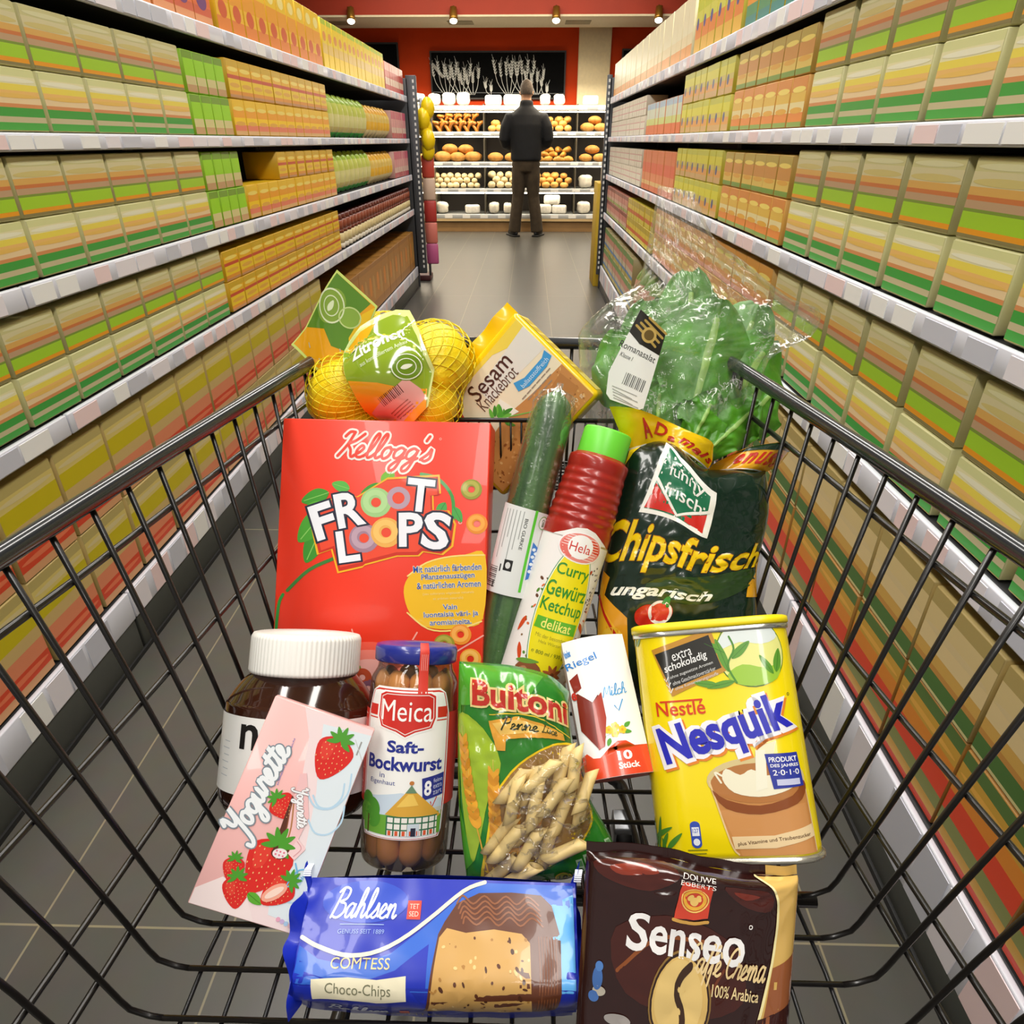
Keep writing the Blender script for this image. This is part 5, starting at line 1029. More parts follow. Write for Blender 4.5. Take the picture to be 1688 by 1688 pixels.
for bx, by, L, r_ in ((20, 150, 92, -97), (22, 150, 74, -84), (24, 150, 62, -74), (26, 148, 58, -62)):
    dx, dy = math.cos(R(r_)), math.sin(R(r_)); A.stroke([(bx, by), (bx + dx * L * .5, by + dy * L * .5)], .9, 'd8a838', 6, 0)
    for k in range(11):
        t = .45 + .055 * k; x, y = bx + dx * L * t, by + dy * L * t
        for sg in (-1, 1): A.leaf(x, y, 8.5, 3.4, r_ + sg * 26, ('e0a030', 'd08c24')[k % 2], 7 + (k % 2))
        A.stroke([(x, y), (x + dx * 10 + (k % 3 - 1) * 2, y + dy * 12)], .3, 'e8c860', 6, 0)
A.ell(62, 143, 6.2, 6.4, '3a5a16', 5); A.ell(62, 143, 5.6, 5.8, 'c8a428', 6); A.ell(62, 143, 4.9, 5.1, '8a8a1c', 7); A.text('10', 62, 142.4, 6, 5, '20300c', 8, 0, .02); A.text('500g ℮', 41, 149, 22, 5, 'c8c83c', 5, -6, .02)
for k in range(5):
    x, y = 72 + k * 5.2, 132 - k * 3.2; A.rect(x, y - 5, x + 4.2, y + 6, 'a8c4a0', 5, -6); A.rect(x + .6, y - 3.6, x + 3.6, y + 1, '5a8a5c', 6, -6); A.ell(x + 2.1, y + 4, 1.5, 1.5, '1e4a24', 6)
q.art(A, PB_.S, .0003, (.02, .03)); q.obj('bag_body', e)
q = MB(); pm = K('e2c684', .4, var=.08, scale=30); spots = []
def inside(p, poly):
    c = False
    for i in range(len(poly)):
        (x0, y0), (x1, y1) = poly[i - 1], poly[i]
        if (y0 > p[1]) != (y1 > p[1]) and p[0] < (x1 - x0) * (p[1] - y0) / (y1 - y0) + x0: c = not c
    return c
rg = random.Random(5)
for k in range(900):
    x, y = rg.uniform(16, 97), rg.uniform(48, 146); an = R(rg.gauss(128, 13)); l = 13
    ax = (math.cos(an), math.sin(an)); en = [(x + ax[0] * t * l, y + ax[1] * t * l) for t in (-1, 0, 1)]
    if not all(inside((58 + (p[0] - 58) * 1.02, 96 + (p[1] - 96) * 1.01), WIN) for p in en): continue
    z = .0025 + .009 * (k > 450) + .001 * rg.random()
    if any(abs((x - a) * -ax[1] + (y - b) * ax[0]) < 8.2 and abs((x - a) * ax[0] + (y - b) * ax[1]) < 26 and abs(z - c) < .009 for a, b, c in spots): continue
    spots.append((x, y, z)); ps = []
    for t in (-1, -.5, 0, .5, 1): p, nn = PB_.S((x + ax[0] * t * l) / 100, 1.52 - (y + ax[1] * t * l) / 100); ps.append(V(p) + V(nn) * z)
    c0 = ps[2]; d0 = (ps[-1] - ps[0]).normalized(); ps = [c0 + d0 * (t * l / 100 * .0 + t * .0185) for t in (-1, -.5, 0, .5, 1)]; pts = []; d = (ps[-1] - ps[0]).normalized(); b = d.cross(V((0, 0, 1))).normalized(); r_ = .0054; nn = 16
    for i, c in enumerate(ps):
        for j in range(nn):
            a = 2 * pi * j / nn; o_ = b * math.cos(a) + d.cross(b) * math.sin(a); sl = d * (.0045 * math.cos(a)) if i in (0, 4) else V()
            pts.append(c + o_ * r_ + sl)
    inn = [c * 1 for c in pts]
    cs = [sum((pts[i * nn + j] for j in range(nn)), V()) / nn for i in range(5)]
    for i in range(5):
        for j in range(nn): inn[i * nn + j] = cs[i] + (pts[i * nn + j] - cs[i]) * .74
    fs = [(i * nn + j, i * nn + (j + 1) % nn, (i + 1) * nn + (j + 1) % nn, (i + 1) * nn + j) for i in range(4) for j in range(nn)]; o5 = 5 * nn
    fs2 = [tuple(o5 + i for i in f[::-1]) for f in fs] + [(j, o5 + j, o5 + (j + 1) % nn, (j + 1) % nn) for j in range(nn)] + [(4 * nn + j, 4 * nn + (j + 1) % nn, o5 + 4 * nn + (j + 1) % nn, o5 + 4 * nn + j) for j in range(nn)]
    q.add(pts + inn, fs + fs2, pm, True)
o = q.obj('penne', e); o['kind'] = 'stuff'; o['label'] = 'penne showing through the window of the green pasta bag'
A = Art(.01, 0, 1.52); A.poly([((x - 58) * 1.0 + 58, (y - 96) * 1. + 96) for x, y in WIN], film('ffffff', .06, .01, .22, 16., .8), 0, 4)
PW = Patch.__new__(Patch); PW.__dict__ = dict(PB_.__dict__)
def SW(x, y):
    p, nn = PB_.S(x, y); d = min(min(math.hypot(x * 100 - a, (1.52 - y) * 100 - b) for a, b in WSP) / 10, 1); return V(p) + V(nn) * .0185 * d ** .6, nn
WSP = [tuple(p[:2]) for p in spline([(a, b, 0) for a, b in WIN], 6, True)]
q = MB(); q.art(A, SW, .0006, (.03, .03)); q.obj('window_film', e)

# ---- blue cake pack
M = tiltframe((-.0625, .2455, .64), 73, 0, 0)
e = empty('cake_pack', 'blue wrapped loaf cake pack showing a slice of chocolate chip cake', 'cake pack', M)
W, H, D, RR = .211, .0765, .05, .016
def cake_prof(s_):
    """arc length from the top edge downwards -> (y, z, ny, nz): flat face, rounded lower edge, front side"""
    f = H - RR; q1 = RR * pi / 2
    if s_ <= f: return H - s_, 0., 0., 1.
    if s_ <= f + q1: t = (s_ - f) / RR; return RR - RR * math.sin(t), -RR + RR * math.cos(t), -math.sin(t), math.cos(t)
    return 0., -RR - (s_ - f - q1), -1., 0.
def SK(x, y):
    s_ = H - y; a, z, ny, nz = cake_prof(s_); t = 2 * x / W; bul = .004 * (1 - min(1, abs(t)) ** 3)
    wv = .0012 * noise.noise((x * 45, y * 60, 2.)) + (.0022 * noise.noise((x * 90, y * 160, 7.)) * max(0, abs(t) - .75) * 4)
    return V((x, a + ny * (bul + wv), z + nz * (bul + wv))), (0, ny, nz)
q = MB(); BLU = K('1c2fb0', .3, coat=.25); TOT = H - RR + RR * pi / 2 + D - RR
q.grid(lambda u, v: SK(-W / 2 + W * u, H - TOT * (1 - v))[0], 56, 40, BLU)
q.grid(lambda u, v: V((-W / 2 + W * u, H + .004 * math.sin(pi * u) * (1 - v), -D * v)), 30, 6, BLU); q.grid(lambda u, v: V((W / 2 - W * u, H * v, -D)), 4, 4, BLU)
for sg in (-1, 1): q.grid(lambda u, v: V((sg * (W / 2), H * v, -D * u)) - (V((0, 0, .0))), 6, 6, BLU)
A = Art(W / 100, -W / 2, H, .3, coat=.25); HC = 36.2
A.poly([(.5, 22), (8, 26), (20, 28), (34, 24), (46, 15), (58, 5), (66, 1), (99, 1), (99, 34), (.5, 34)], '2c62c8', 1); A.poly([(.5, 34), (.5, 29), (20, 33), (36, 29), (47, 21), (47, 40), (.5, 40)], '1c2fb0', 2); A.ell(22, 8, 16, 7, '2448c0', 1)
A.poly([(90, 8), (99, 4), (99, 34), (88, 34)], '5aa8e8', 2); A.poly([(.5, 33), (99, 33), (99, 60), (.5, 60)], '1a2ca4', 2)
A.stroke([(0.8, 19.5), (8, 22.5), (20, 25), (33, 22), (46, 13.5), (58, 4), (66, .8)], 1.3, 'e8e2c8', 3)
A.cursive('Bahlsen', 22, 11, 24, 4.6, .75, 'f4f6fa', 4, 0, .3); A.rect(38, 7.5, 43, 13.5, 'd8402c', 4); A.text('TET', 40.5, 9.4, 3.4, 1.6, 'f4d8c8', 5, 0, 0); A.text('SED', 40.5, 11.8, 3.4, 1.6, 'f4d8c8', 5, 0, 0)
A.stroke([(14, 15.4), (30, 15.4)], .25, '9ab4e8', 4, 0); A.text('GENUSS SEIT 1889', 22, 17.6, 17, 1.4, '90a8e0', 4, 0, 0)
A.text('COMTESS', 23.5, 27.2, 21, 3.4, 'd8c88c', 4, 0, .0); A.poly([(7, 31.5), (20, 30.8), (30, 31.2), (40, 30.2), (40.4, 36.6), (30, 37.6), (20, 37), (7.4, 38)], 'eee6c8', 5); A.text('Choco-Chips', 23.5, 34.2, 23, 3.8, '7a7a60', 6, 0, 0)
A.poly([(45.5, 44), (47.5, 37), (50, 18), (52, 14), (56, 8), (64, 4.5), (76, 4), (87, 4.6), (91, 8), (94, 18), (94, 34), (92, 44)], '5c2f1a', 4)
A.poly([(46.5, 44), (48.5, 37), (50.5, 19), (53, 16), (60, 17.4), (70, 16), (80, 17.2), (83, 20), (84, 44)], 'c89c58', 5)
for k in range(5): A.stroke([(56 + k * .7, 8 + k * 1.6)] + [(58 + j * 4 + k * .4, 6.6 + k * 1.7 + (1.4 if j % 2 else -1.2)) for j in range(8)], .6, '8a5230', 6)
rg = random.Random(3)
for k in range(54):
    x, y = rg.uniform(49, 83), rg.uniform(18.5, 43); A.ell(x, y, rg.uniform(.35, 1.1), rg.uniform(.3, .7), rg.choice(('5a2e18', '4a2412', 'a87838', 'e0c080')), 6, rg.uniform(0, 90), 8)
for k in range(7): A.stroke([(86 + k, 18), (86.6 + k, 30), (85.4 + k, 42)], .35, '7a4526', 6)
A.cursive('Bahlsen', 22, 48, 22, 3.4, .8, 'd8dcf0', 4, 0, .3); A.rect(37, 45.4, 40.4, 49.4, 'c83a2a', 4); A.text('COMTESS', 42, 55, 22, 3, 'a8a080', 4, 0, 0)
q.art(A, SK, .0003, .006); q.obj('wrapper', e)
def fin(x0, sg, Ls):
    q = MB()
    def f(u, v):
        y = -.014 + (H + .034) * v; w_ = .010 + .006 * math.sin(v * 5 + sg) + .004 * noise.noise((v * 6, sg, 0)); k = (1 if u > .5 else -1)
        return V((sg * (W / 2 - .001 + w_ * u + (.005 * (v - .5) if sg < 0 else -.004 * (v - .5))), y * (1 - .25 * (1 - u)) + .008 * (1 - u), -.018 + .006 * math.sin(v * 22) * u - .01 * (1 - v) + .008 * u))
    q.grid(f, 8, 40, BLU); q.grid(lambda u, v: f(1 - u, v) - V((0, 0, .0006)), 8, 40, BLU)
    for k in range(7): p = f(.8, .88 + k * .012); q.box((p.x - .002, p.y - .0006, p.z + .0006), (p.x + .004, p.y + .0006, p.z + .0010), K('e8ecf8', .3))
    return q.obj('crimped_end', e)
fin(0, -1, 0); fin(0, 1, 0)

# ---- dark coffee pad bag
M = tiltframe((.1149, .242, .64), 37.7, 0, 0)
e = empty('coffee_bag', 'dark brown foil coffee bag with a gold side band', 'coffee bag', M)
PC = Patch([(-.0765, -.035), (-.0737, .0048), (-.0692, .0728), (-.067, .1053)], [(.069, -.05), (.0737, -.0089), (.0834, .0679), (.0863, .0917)], [(-.0765, -.035), (-.03, -.04), (.02, -.046), (.069, -.05)], [(-.067, .1053), (-.0167, .1029), (.0186, .0962), (.0581, .0912), (.0863, .0917)], .016, .98, .0022, 5., 6.1, 3., (.15, .1))
q = MB(); PC.skin(q, K('2a100d', .16, coat=.7), 48, 48, .6); A = Art(.01, 0, .98, .16, coat=.7)
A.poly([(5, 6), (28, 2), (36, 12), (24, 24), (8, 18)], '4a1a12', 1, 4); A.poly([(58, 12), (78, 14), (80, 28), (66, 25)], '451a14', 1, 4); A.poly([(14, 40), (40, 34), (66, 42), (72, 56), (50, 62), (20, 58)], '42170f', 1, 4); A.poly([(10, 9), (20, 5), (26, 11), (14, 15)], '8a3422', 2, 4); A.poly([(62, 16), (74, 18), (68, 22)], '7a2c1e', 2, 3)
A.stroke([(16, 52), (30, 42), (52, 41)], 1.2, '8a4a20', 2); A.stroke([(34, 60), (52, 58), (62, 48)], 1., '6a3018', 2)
A.poly([(73, .8), (80, 9), (84, 25), (84.5, 42), (80, 60), (70, 96), (99.4, 96), (99.4, .8)], 'd8b060', 2); A.stroke([(72.6, .8), (79.6, 9), (83.6, 25), (84.1, 42), (79.6, 60), (70, 96)], 1.2, 'f0e4a8', 3)
A.poly([(84, 47), (99.4, 44), (99.4, 97), (74, 97)], '9a5a34', 3); A.poly([(79, 60), (99.4, 56), (99.4, 97), (70, 97)], '3a1410', 4)
A.poly([(38, 14), (53, 14), (52.4, 33), (46, 34.2), (36.4, 34.6)], 'c8402a', 3); A.stroke([(36, 35), (44, 35.6), (52.6, 34.4)], 1.2, 'c89848', 4)
A.text('DOUWE', 45.5, 8.4, 16, 4., 'f4ece4', 5, 0, .0); A.text('EGBERTS', 45.5, 14.4, 17, 4., 'f4ece4', 5, 0, .0)
A.ring(45.2, 24.6, 4.2, 5.8, 'e0a838', 5); A.ring(45.2, 24.6, 6.2, 6.8, 'e8c468', 5); A.ell(45.2, 25.8, 2., 2.6, 'ecc46c', 5); A.ell(43.2, 23.8, 1.3, 2.1, 'ecc46c', 5, 20); A.ell(47.2, 23.8, 1.3, 2.1, 'ecc46c', 5, -20)
A.text('Senseo', 44, 40.5, 52, 12, 'f2f0ee', 6, 1, .02); A.ring(71.5, 35, .5, .9, 'e8e4e0', 5)
A.cursive('Caffè Crema', 63.5, 47.8, 34, 3.8, .75, 'e8cc94', 6, 2, .3); A.text('100% Arabica', 68, 53.6, 21, 3.2, 'ecd49c', 6, 2, .01)
A.ell(43.5, 58.5, 14.4, 14.4, '8a6a34', 4); A.ell(43.5, 58.5, 13.7, 13.7, '2a120c', 5); A.ell(43.5, 58.5, 12.9, 12.9, 'd8b468', 6); A.ell(42.8, 57.6, 11.2, 11.2, 'e0c078', 7)
A.stroke([(47, 48), (43, 51), (41.8, 55.6), (45, 60), (45.6, 65), (41.8, 69.6)], 2.6, '3a2210', 8)
A.ell(9, 55, 2., 3.4, '3f68a8', 4); A.ell(9.4, 51.6, 1.5, 1.4, '4a78b8', 5); A.ell(10, 58.6, 2.6, 1.6, 'b8b0a0', 4); A.ell(8, 60.6, 2.2, 1.8, '3f68a8', 4); A.ell(18, 67, 5, 2.2, '9a9490', 4)
q.art(A, PC.S, .0003, (.025, .03)); q.obj('bag_body', e)
q = MB(); P_ = lambda u, v: PC.pl(u, 1) + V((0, .0065 * v, .0012 * math.sin(u * 30)))
q.grid(P_, 40, 3, K('2a100d', .2, coat=.6)); q.grid(lambda u, v: P_(1 - u, v) - V((0, 0, .0012)), 40, 3, K('2a100d', .2, coat=.6)); q.grid(lambda u, v: P_(.79 + .21 * u, v) + V((0, .0004, .0009)), 10, 3, K('d8b060', .25, .3)); q.obj('top_seam', e)

# ---- sesame crispbread
W, H, D = .1423, .1751, .045; M = tiltframe((-.0794, .766, .83), 18.3, -16.7, -37.3)
e = empty('crispbread_pack', 'yellow and cream sesame crispbread pack standing on its corner', 'crispbread', M)
q = MB(); q.box((-W / 2, 0, -D), (W / 2, H, 0), K('f0c90c', .25, coat=.4, bump=.15, bscale=20), .006, seg=3); A = Art(W / 100, -W / 2, H, .3, coat=.3); HS = H / W * 100
A.poly([(6, 4), (60, 4), (96, 4), (96, HS - 4), (6, HS - 4)], 'efe3c4', 1); A.poly([(6, 4), (26, 4), (10, 40), (8, HS - 4), (6, HS - 4)], 'f2d850', 2); A.poly([(14, 4), (40, 4), (36, 70), (20, 70)], 'e4e2d8', 2)
A.poly([(60, 4), (97, 4), (97, HS - 4), (62, HS - 4), (54, 70), (58, 40)], 'c88a4a', 3, 0)
rg = random.Random(8)
for k in range(150): A.ell(rg.uniform(60, 96), rg.uniform(6, HS - 8), rg.uniform(.6, 2), rg.uniform(.5, 1.2), rg.choice(('a86a30', 'e0b070', '94562a', 'd8a060')), 4, rg.uniform(0, 180), 7)
A.poly([(64, 10), (84, 8), (88, 30), (68, 34)], 'b87c40', 5); A.poly([(1, HS - 24), (14, HS - 30), (30, HS - 26), (34, HS - 2), (1, HS - 2)], 'd83220', 4)
A.text('Sesam', 20.5, 55, 47, 15, '4a2014', 5, -90, .005); A.text('Knäckebrot', 32.5, 57, 45, 11, '5a3420', 5, -90, -.005)
A.poly([(40, 44), (44, 34), (44, 12), (41, 6), (49, 5), (52, 14), (52, 36), (48, 46)], '3f9cd8', 5); A.text('ballaststoffreich', 47.6, 25, 32, 4, 'cfe6f4', 6, -90, 0)
for k, x in enumerate((56, 60, 64)): [A.stroke([(x - 1, 48 - k * 3 - j * 6), (x - 1, 43.6 - k * 3 - j * 6)], 1., '9a8a78', 5, 0) for j in range(6 - k)]
for k in range(12): A.leaf(52 + rg.uniform(-6, 6), 74 + rg.uniform(-5, 5), 10, 3.4, rg.uniform(-170, -10), ('4aa02c', '6ab83c', '3a8a24')[k % 3], 6)
for k in range(7): A.stroke([(50, 76), (62 + k * 2, 60 - k * 3)], .7, '7ab850', 6, 0)
A.poly([(40, 62), (60, 58), (56, 70), (44, 72)], 'f4f0e0', 5); A.text('250 g', 90, 18, 16, 4.4, 'e8d4b0', 6, -90, .0)
q.art(A, flat(0), .0003); A = Art(.001, 0, 0, .4)
A.rect(-64, 5, 64, 39, 'ecd86c', 1)
for k in range(7): A.rect(-60 + k * 14, 7, -50 + k * 14, 37, 'd8bc40', 2); [A.stroke([(-59 + k * 14, 9 + j * 4), (-51 + k * 14, 9 + j * 4)], .5, '8a7420', 3, 0) for j in range(7)]
q.art(A, lambda x, y: ((x, H, y), (0, 1, 0)), .0003); q.obj('wrapper', e)
q = MB(); q.grid(lambda u, v: V((-W / 2 - .02 * v - .002, H * (.04 + .95 * u), -D * .5 + .003 * math.sin(u * 24) * v)), 40, 4, K('f0c608', .25, coat=.4)); q.grid(lambda u, v: V((-W / 2 - .02 * v - .002, H * (.99 - .95 * u), -D * .5 - .0008 + .003 * math.sin((1 - u) * 24) * v)), 40, 4, K('f0c608', .25, coat=.4)); q.obj('folded_seam', e)

# ---- net of lemons
M = tiltframe((-.167, .782, .945), 20, 0, 0)
LEM = [(-.053, -.034, -.006, .044), (.055, .006, -.012, .044), (.002, -.018, .008, .046), (.045, -.05, .0, .04), (-.008, .022, -.034, .04), (-.035, -.085, -.012, .038), (.03, -.1, -.014, .038)]
for k, (x, y, z, r_) in enumerate(LEM):
    q = MB(); q.ball((0, 0, 0), (r_ * 1.12, r_ * .95, r_ * .95), K('fadf18', .4, var=.05, scale=20, bump=.35, bscale=220), 28, 18, fn=lambda d: .1 * max(0, abs(d.x) - .86) * 6 + .015 * noise.noise(d * 2))
    o = q.obj('lemon'); mtag(o, M @ Matrix.Translation((x, y, z)) @ Matrix.Rotation(k * 1.3 + .5, 4, 'Z') @ Matrix.Rotation(k * .9, 4, 'Y'), 'bright yellow lemon inside the lemon net', 'lemon', group='lemons in the net')
def blob(d, pad=.003):
    """distance from the middle of the lemons to the stretched net in direction d"""
    o_ = V((0, -.03, -.008)); s_ = 0
    for x, y, z, r_ in LEM: c = V((x, y, z)) - o_; s_ += math.exp(70 * (c.dot(d) + (r_ * 1.06)))
    return o_ + d * min(math.log(s_) / 70 * .9, .125)
def zb(x, y):
    s_ = sum(math.exp(90 * (z + math.sqrt(max(r_ * r_ * 1.15 - (x - a) ** 2 - (y - b) ** 2, 0)) - 1.2 * max(0, math.hypot(x - a, y - b) - r_ * 1.07))) for a, b, z, r_ in LEM); return math.log(s_) / 90
e = empty('lemon_net', 'yellow net bag holding lemons, with a green label band', 'net bag', M)
q = MB(); nm = K('e8d41c', .4)
def hull(d):
    lo, hi = 0., .16; o_ = V((0, -.03, -.008))
    def ins(t): p = o_ + d * t; return any((p - V((a, b, c))).length < r_ * 1.1 for a, b, c, r_ in LEM)
    t = .16
    while t > .02 and not ins(t): t -= .003
    return t + .003
HT_ = {}
def hs(i, j, n=72, m=36):
    i %= n; j = min(max(j, 0), m)
    if (i, j) not in HT_: a, b = 2 * pi * i / n, pi * (j / m - .5); HT_[i, j] = hull(V((math.cos(b) * math.cos(a), math.cos(b) * math.sin(a), math.sin(b))))
    return HT_[i, j]
def hsm(u, v, n=72, m=36):
    i, j = int(u * n), int(v * m); s_ = 0; c = 0
    for a in range(-2, 4):
        for b in range(-2, 4):
            w_ = math.exp(-((u * n - i - a) ** 2 + (v * m - j - b) ** 2) / 2.2); s_ += w_ * hs(i + a, j + b) ; c += w_
    a, b = 2 * pi * u, pi * (v - .5); return V((0, -.03, -.008)) + V((math.cos(b) * math.cos(a), math.cos(b) * math.sin(a), math.sin(b))) * (s_ / c)
for k in range(40):
    for sg in (-1, 1): q.tube([hsm((k / 40 + sg * .42 * t / 44) % 1, .04 + .92 * t / 44) for t in range(45)], .00075, nm, 4, cap=False)
q.obj('net', e)
BD = [(-.049, .012), (-.03, .036), (.006, .0575), (.022, .057), (.04, .03), (.058, -.012), (.052, -.052), (.03, -.075), (.006, -.082), (-.02, -.055), (-.038, -.02)]
A = Art(.01, 0, 0, .14, coat=.8); s100 = lambda P: [(a * 100, -b * 100) for a, b in P]
A.poly(s100([(a * 1.05, (b + .005) * 1.05) for a, b in BD]), 'd8e48c', 0); A.poly(s100(BD), '8aa428', 1)
A.poly(s100([(-.036, -.022), (.0, -.024), (.03, -.03), (.053, -.03), (.052, -.052), (.03, -.075), (.006, -.082), (-.02, -.055)]), 'eea01c', 2); A.poly(s100([(-.012, -.058), (.03, -.018), (.046, -.03), (.052, -.04), (.02, -.072), (.004, -.078)]), 'e4a89c', 3)
A.poly(s100([(-.048, .012), (-.03, .036), (-.012, .046), (-.02, .028), (-.036, .01)]), 'f0b020', 2)
A.text('Zitronen', -.6, -2.1, 6.4, 1.5, 'f4f6ea', 4, -30, .03); A.text('aus kontrolliertem Anbau', 0.4, -.9, 5.6, .5, 'e4ecc8', 4, -30, 0)
A.ell(3.1, .6, 1.75, 1.55, '6a8a20', 4); A.ring(3.1, .6, 1.5, 1.62, 'e8ecd4', 5, ky=.9); A.ring(3.1, .6, .95, 1.04, 'e8ecd4', 5, ky=.9); A.leaf(2.5, .8, 1.3, .5, -20, 'e8ecd4', 5)
for k in range(14): A.rect(.2 + k * .17, 4. - k * .12, .2 + k * .17 + (.1 if k % 3 else .05), 5.1 - k * .12, '6a2c2c', 4, -36)
for k in range(4): A.stroke([(1.2 + k * .3, 5.8 + k * .2), (3.2 + k * .25, 4.2 + k * .25)], .12, 'a86a5c', 4, 0)
SB = lambda x, y: (V((x, y, zb(x, y) + .0065)), V((zb(x - .002, y) - zb(x + .002, y), zb(x, y - .002) - zb(x, y + .002), .004)).normalized())
q = MB(); q.art(A, SB, .0004, .004); q.obj('label_band', e)
TG = [(-.056, .103), (-.0145, .066), (-.024, .046), (-.036, .02), (-.052, .004), (-.081, -.009), (-.1165, .024), (-.098, .043)]
zt = lambda x, y: .004 + .10 * (x + .05) * 0 - .12 * max(0, -x - .07) + .25 * max(0, y - .05) * .2 + .006 * math.sin(x * 70)
ST = lambda x, y: (V((x, y, zt(x, y))), V((0, 0, 1)))
for off, sgn in ((0, 1),):
    A = Art(.01, 0, 0, .14, coat=.8); A.poly(s100([((a + .06) * 1.06 - .06, (b - .045) * 1.06 + .045) for a, b in TG]), 'd4e478', 0); A.poly(s100(TG), 'eaa61c', 1)
    A.poly(s100([(-.056, .103), (-.02, .07), (-.034, .058), (-.044, .03), (-.05, .014), (-.066, .02), (-.074, .04), (-.098, .043)]), '5c8a28', 2); A.poly(s100([(-.03, .058), (-.0145, .066), (-.024, .046), (-.036, .02), (-.046, .01), (-.046, .03)]), 'f0c41c', 3)
    A.ell(-6.4, -6.6, 1.5, 2.1, '86a63c', 3, 28); A.ring(-6.4, -6.6, 1.35, 1.5, 'dce8bc', 4, ky=1.35); A.ring(-6.4, -6.6, .8, .9, 'dce8bc', 4, ky=1.35); A.leaf(-6.8, -6., 1.4, .6, -60, 'dce8bc', 4)
    A.ell(-4.4, -5.3, 1.2, 1.3, '8aac44', 3); A.ring(-4.4, -5.3, 1.1, 1.25, 'c4d88c', 4)
    for x, y in ((-9.6, -2.2), (-8.2, -.3), (-5.6, -1.4)): A.stroke([(x, y - .25), (x + .12, y + .3)], .12, 'c0b8a0', 4, 0)
q = MB(); q.art(A, ST, .0002, .005); q.art(A, lambda x, y: (ST(x, y)[0] - V((0, 0, .0012)), V((0, 0, -1))), .0002, .005); q.obj('tag', e)

# ---- romaine lettuce in a clear bag
M = tiltframe((.196, .784, .954), 20, 0, 0) @ Matrix.Scale(.953, 4)
def leaf_mesh(L, W_, curl, seed, ruff=.007):
    q = MB(); g = (K('4a8c1e', .42, var=.35, scale=24, bump=.4, bscale=60), K('8fb85c', .4, var=.1))
    def f(u, v, o=0.):
        s_ = 2 * u - 1; w_ = W_ / 2 * (.22 + .78 * min(1, v / .62) ** 1.1) * (max(0, 1 - ((v - .62) / .385) ** 2) ** .5 if v > .62 else 1) + .001
        e_ = abs(s_); rf = ruff * e_ ** 2 * math.sin(v * 15 + seed + s_ * 2) + .004 * noise.noise((s_ * 3, v * 7, seed)) - .0022 * abs(math.sin(v * 22 - e_ * 5)) * (1 - e_)
        return V((s_ * w_, L * v + .006 * e_ ** 2 * math.sin(v * 20), curl * v * v - .35 * w_ * e_ ** 2 + rf + .003 * max(0, 1 - e_ * 12) + o))
    q.grid(f, 26, 40, None, mf=lambda u, v: g[1] if abs(2 * u - 1) < .035 * (1.4 - v) + .02 else g[0])
    return q
e = empty('lettuce', 'green romaine lettuce inside the clear plastic bag', 'lettuce', M)
for k, (x, y, z, rot, L, W_, curl) in enumerate(((-.02, -.13, .034, -17, .225, .13, -.03), (.01, -.12, .018, -34, .185, .115, -.02), (.0, -.12, .0, -3, .25, .1, -.04), (-.045, -.13, .014, 14, .18, .095, -.02), (.03, -.11, .028, -48, .115, .08, -.02), (-.02, -.12, -.014, 6, .21, .11, -.03), (.02, -.12, -.02, -24, .225, .11, -.03), (.0, -.125, .046, -50, .11, .065, -.01), (-.05, -.12, .042, -6, .09, .06, -.01), (-.015, -.12, .05, -28, .085, .06, -.01), (.02, -.12, -.03, -38, .17, .1, -.03))):
    o = leaf_mesh(L, W_, curl, k * 1.7).obj('leaf', e); o.matrix_local = Matrix.Translation((x, y, z)) @ Matrix.Rotation(R(rot), 4, 'Z') @ Matrix.Rotation(R(-10), 4, 'X')
e = empty('plastic_bag', 'crumpled clear plastic bag around the lettuce with a white and black label', 'plastic bag', M)
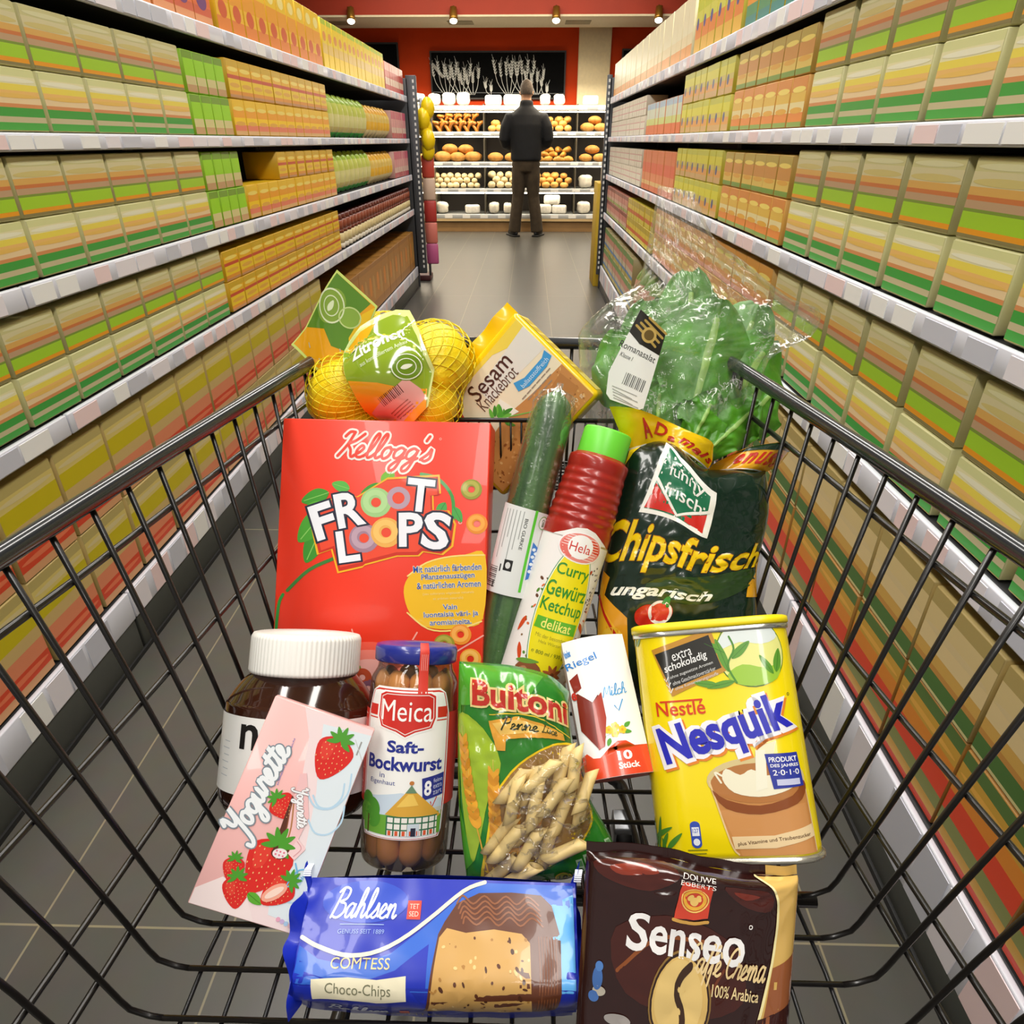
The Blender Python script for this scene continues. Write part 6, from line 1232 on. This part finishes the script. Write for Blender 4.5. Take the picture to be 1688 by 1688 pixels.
BG = Patch([(-.115, -.145), (-.13, -.07), (-.1404, .0102), (-.1372, .036), (-.1079, .0653), (-.0715, .0907), (-.06, .1368), (-.0503, .2021)], [(.085, -.135), (.095, -.05), (.098, -.0069), (.118, .0118), (.1517, .0303), (.1545, .0594), (.115, .0736), (.0567, .1161), (.0183, .1441), (-.0063, .1953)], [(-.115, -.145), (-.03, -.15), (.085, -.135)], [(-.0503, .2021), (-.03, .199), (-.0063, .1953)], .05, 1.4, .011, 8., 4.4, 2., (.1, .75), lambda u, v: -.022 * (1 - v) ** 1.5)
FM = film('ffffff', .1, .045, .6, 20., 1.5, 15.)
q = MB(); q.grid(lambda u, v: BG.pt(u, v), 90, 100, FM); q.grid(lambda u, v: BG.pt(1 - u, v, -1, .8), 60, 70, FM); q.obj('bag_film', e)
A = Art(.01, 0, 0, .35); LB = [(-.0752, .0509), (-.0434, .0255), (-.0672, -.062), (-.0725, -.064), (-.106, -.052), (-.1105, -.045), (-.1085, -.02)]
A.poly(s100(LB), 'f0f0ea', 0); A.poly(s100([(-.0752, .0509), (-.0434, .0255), (-.0505, -.001), (-.075, .012), (-.087, .026)]), '1f1a10', 1)
for k in range(4): A.stroke([(-7.9 + k * .5, -3.3 - k * .28), (-5.6 + k * .42, -.9 - k * .5)], .28, 'b89a4c', 2, 0)
A.ell(-6.4, -2.2, .9, .9, 'c8a85c', 3); A.ell(-6.4, -2.2, .6, .6, '6a5424', 4)
A.text('Romanasalat', -7.6, -.35, 4.6, .75, '3a3a36', 2, 26, 0); A.text('Klasse I', -8.9, 0.2, 1.5, .5, '5a5a56', 2, 26, 0)
for k in range(12): A.rect(-9.1 + k * .2, 2.0 + k * .09, -9.1 + k * .2 + (.12 if k % 3 else .06), 3.4 + k * .09, '6a6a66', 2, 20)
for k in range(5): A.stroke([(-10.4 + k * .05, 3.6 + k * .35), (-7.6 + k * .05 - (k % 2) * .6, 4.8 + k * .35)], .1, 'a8a8a0', 2, 0)
def SL(x, y): return V((x, y, .052 + .004 * math.sin(x * 60) + .15 * max(0, -.075 - x) * -1)), V((0, 0, 1))
q = MB(); q.art(A, SL, .0003, .006); q.art(A, lambda x, y: (SL(x, y)[0] - V((0, 0, .0014)), V((0, 0, -1))), .0002, .02); q.obj('label', e)
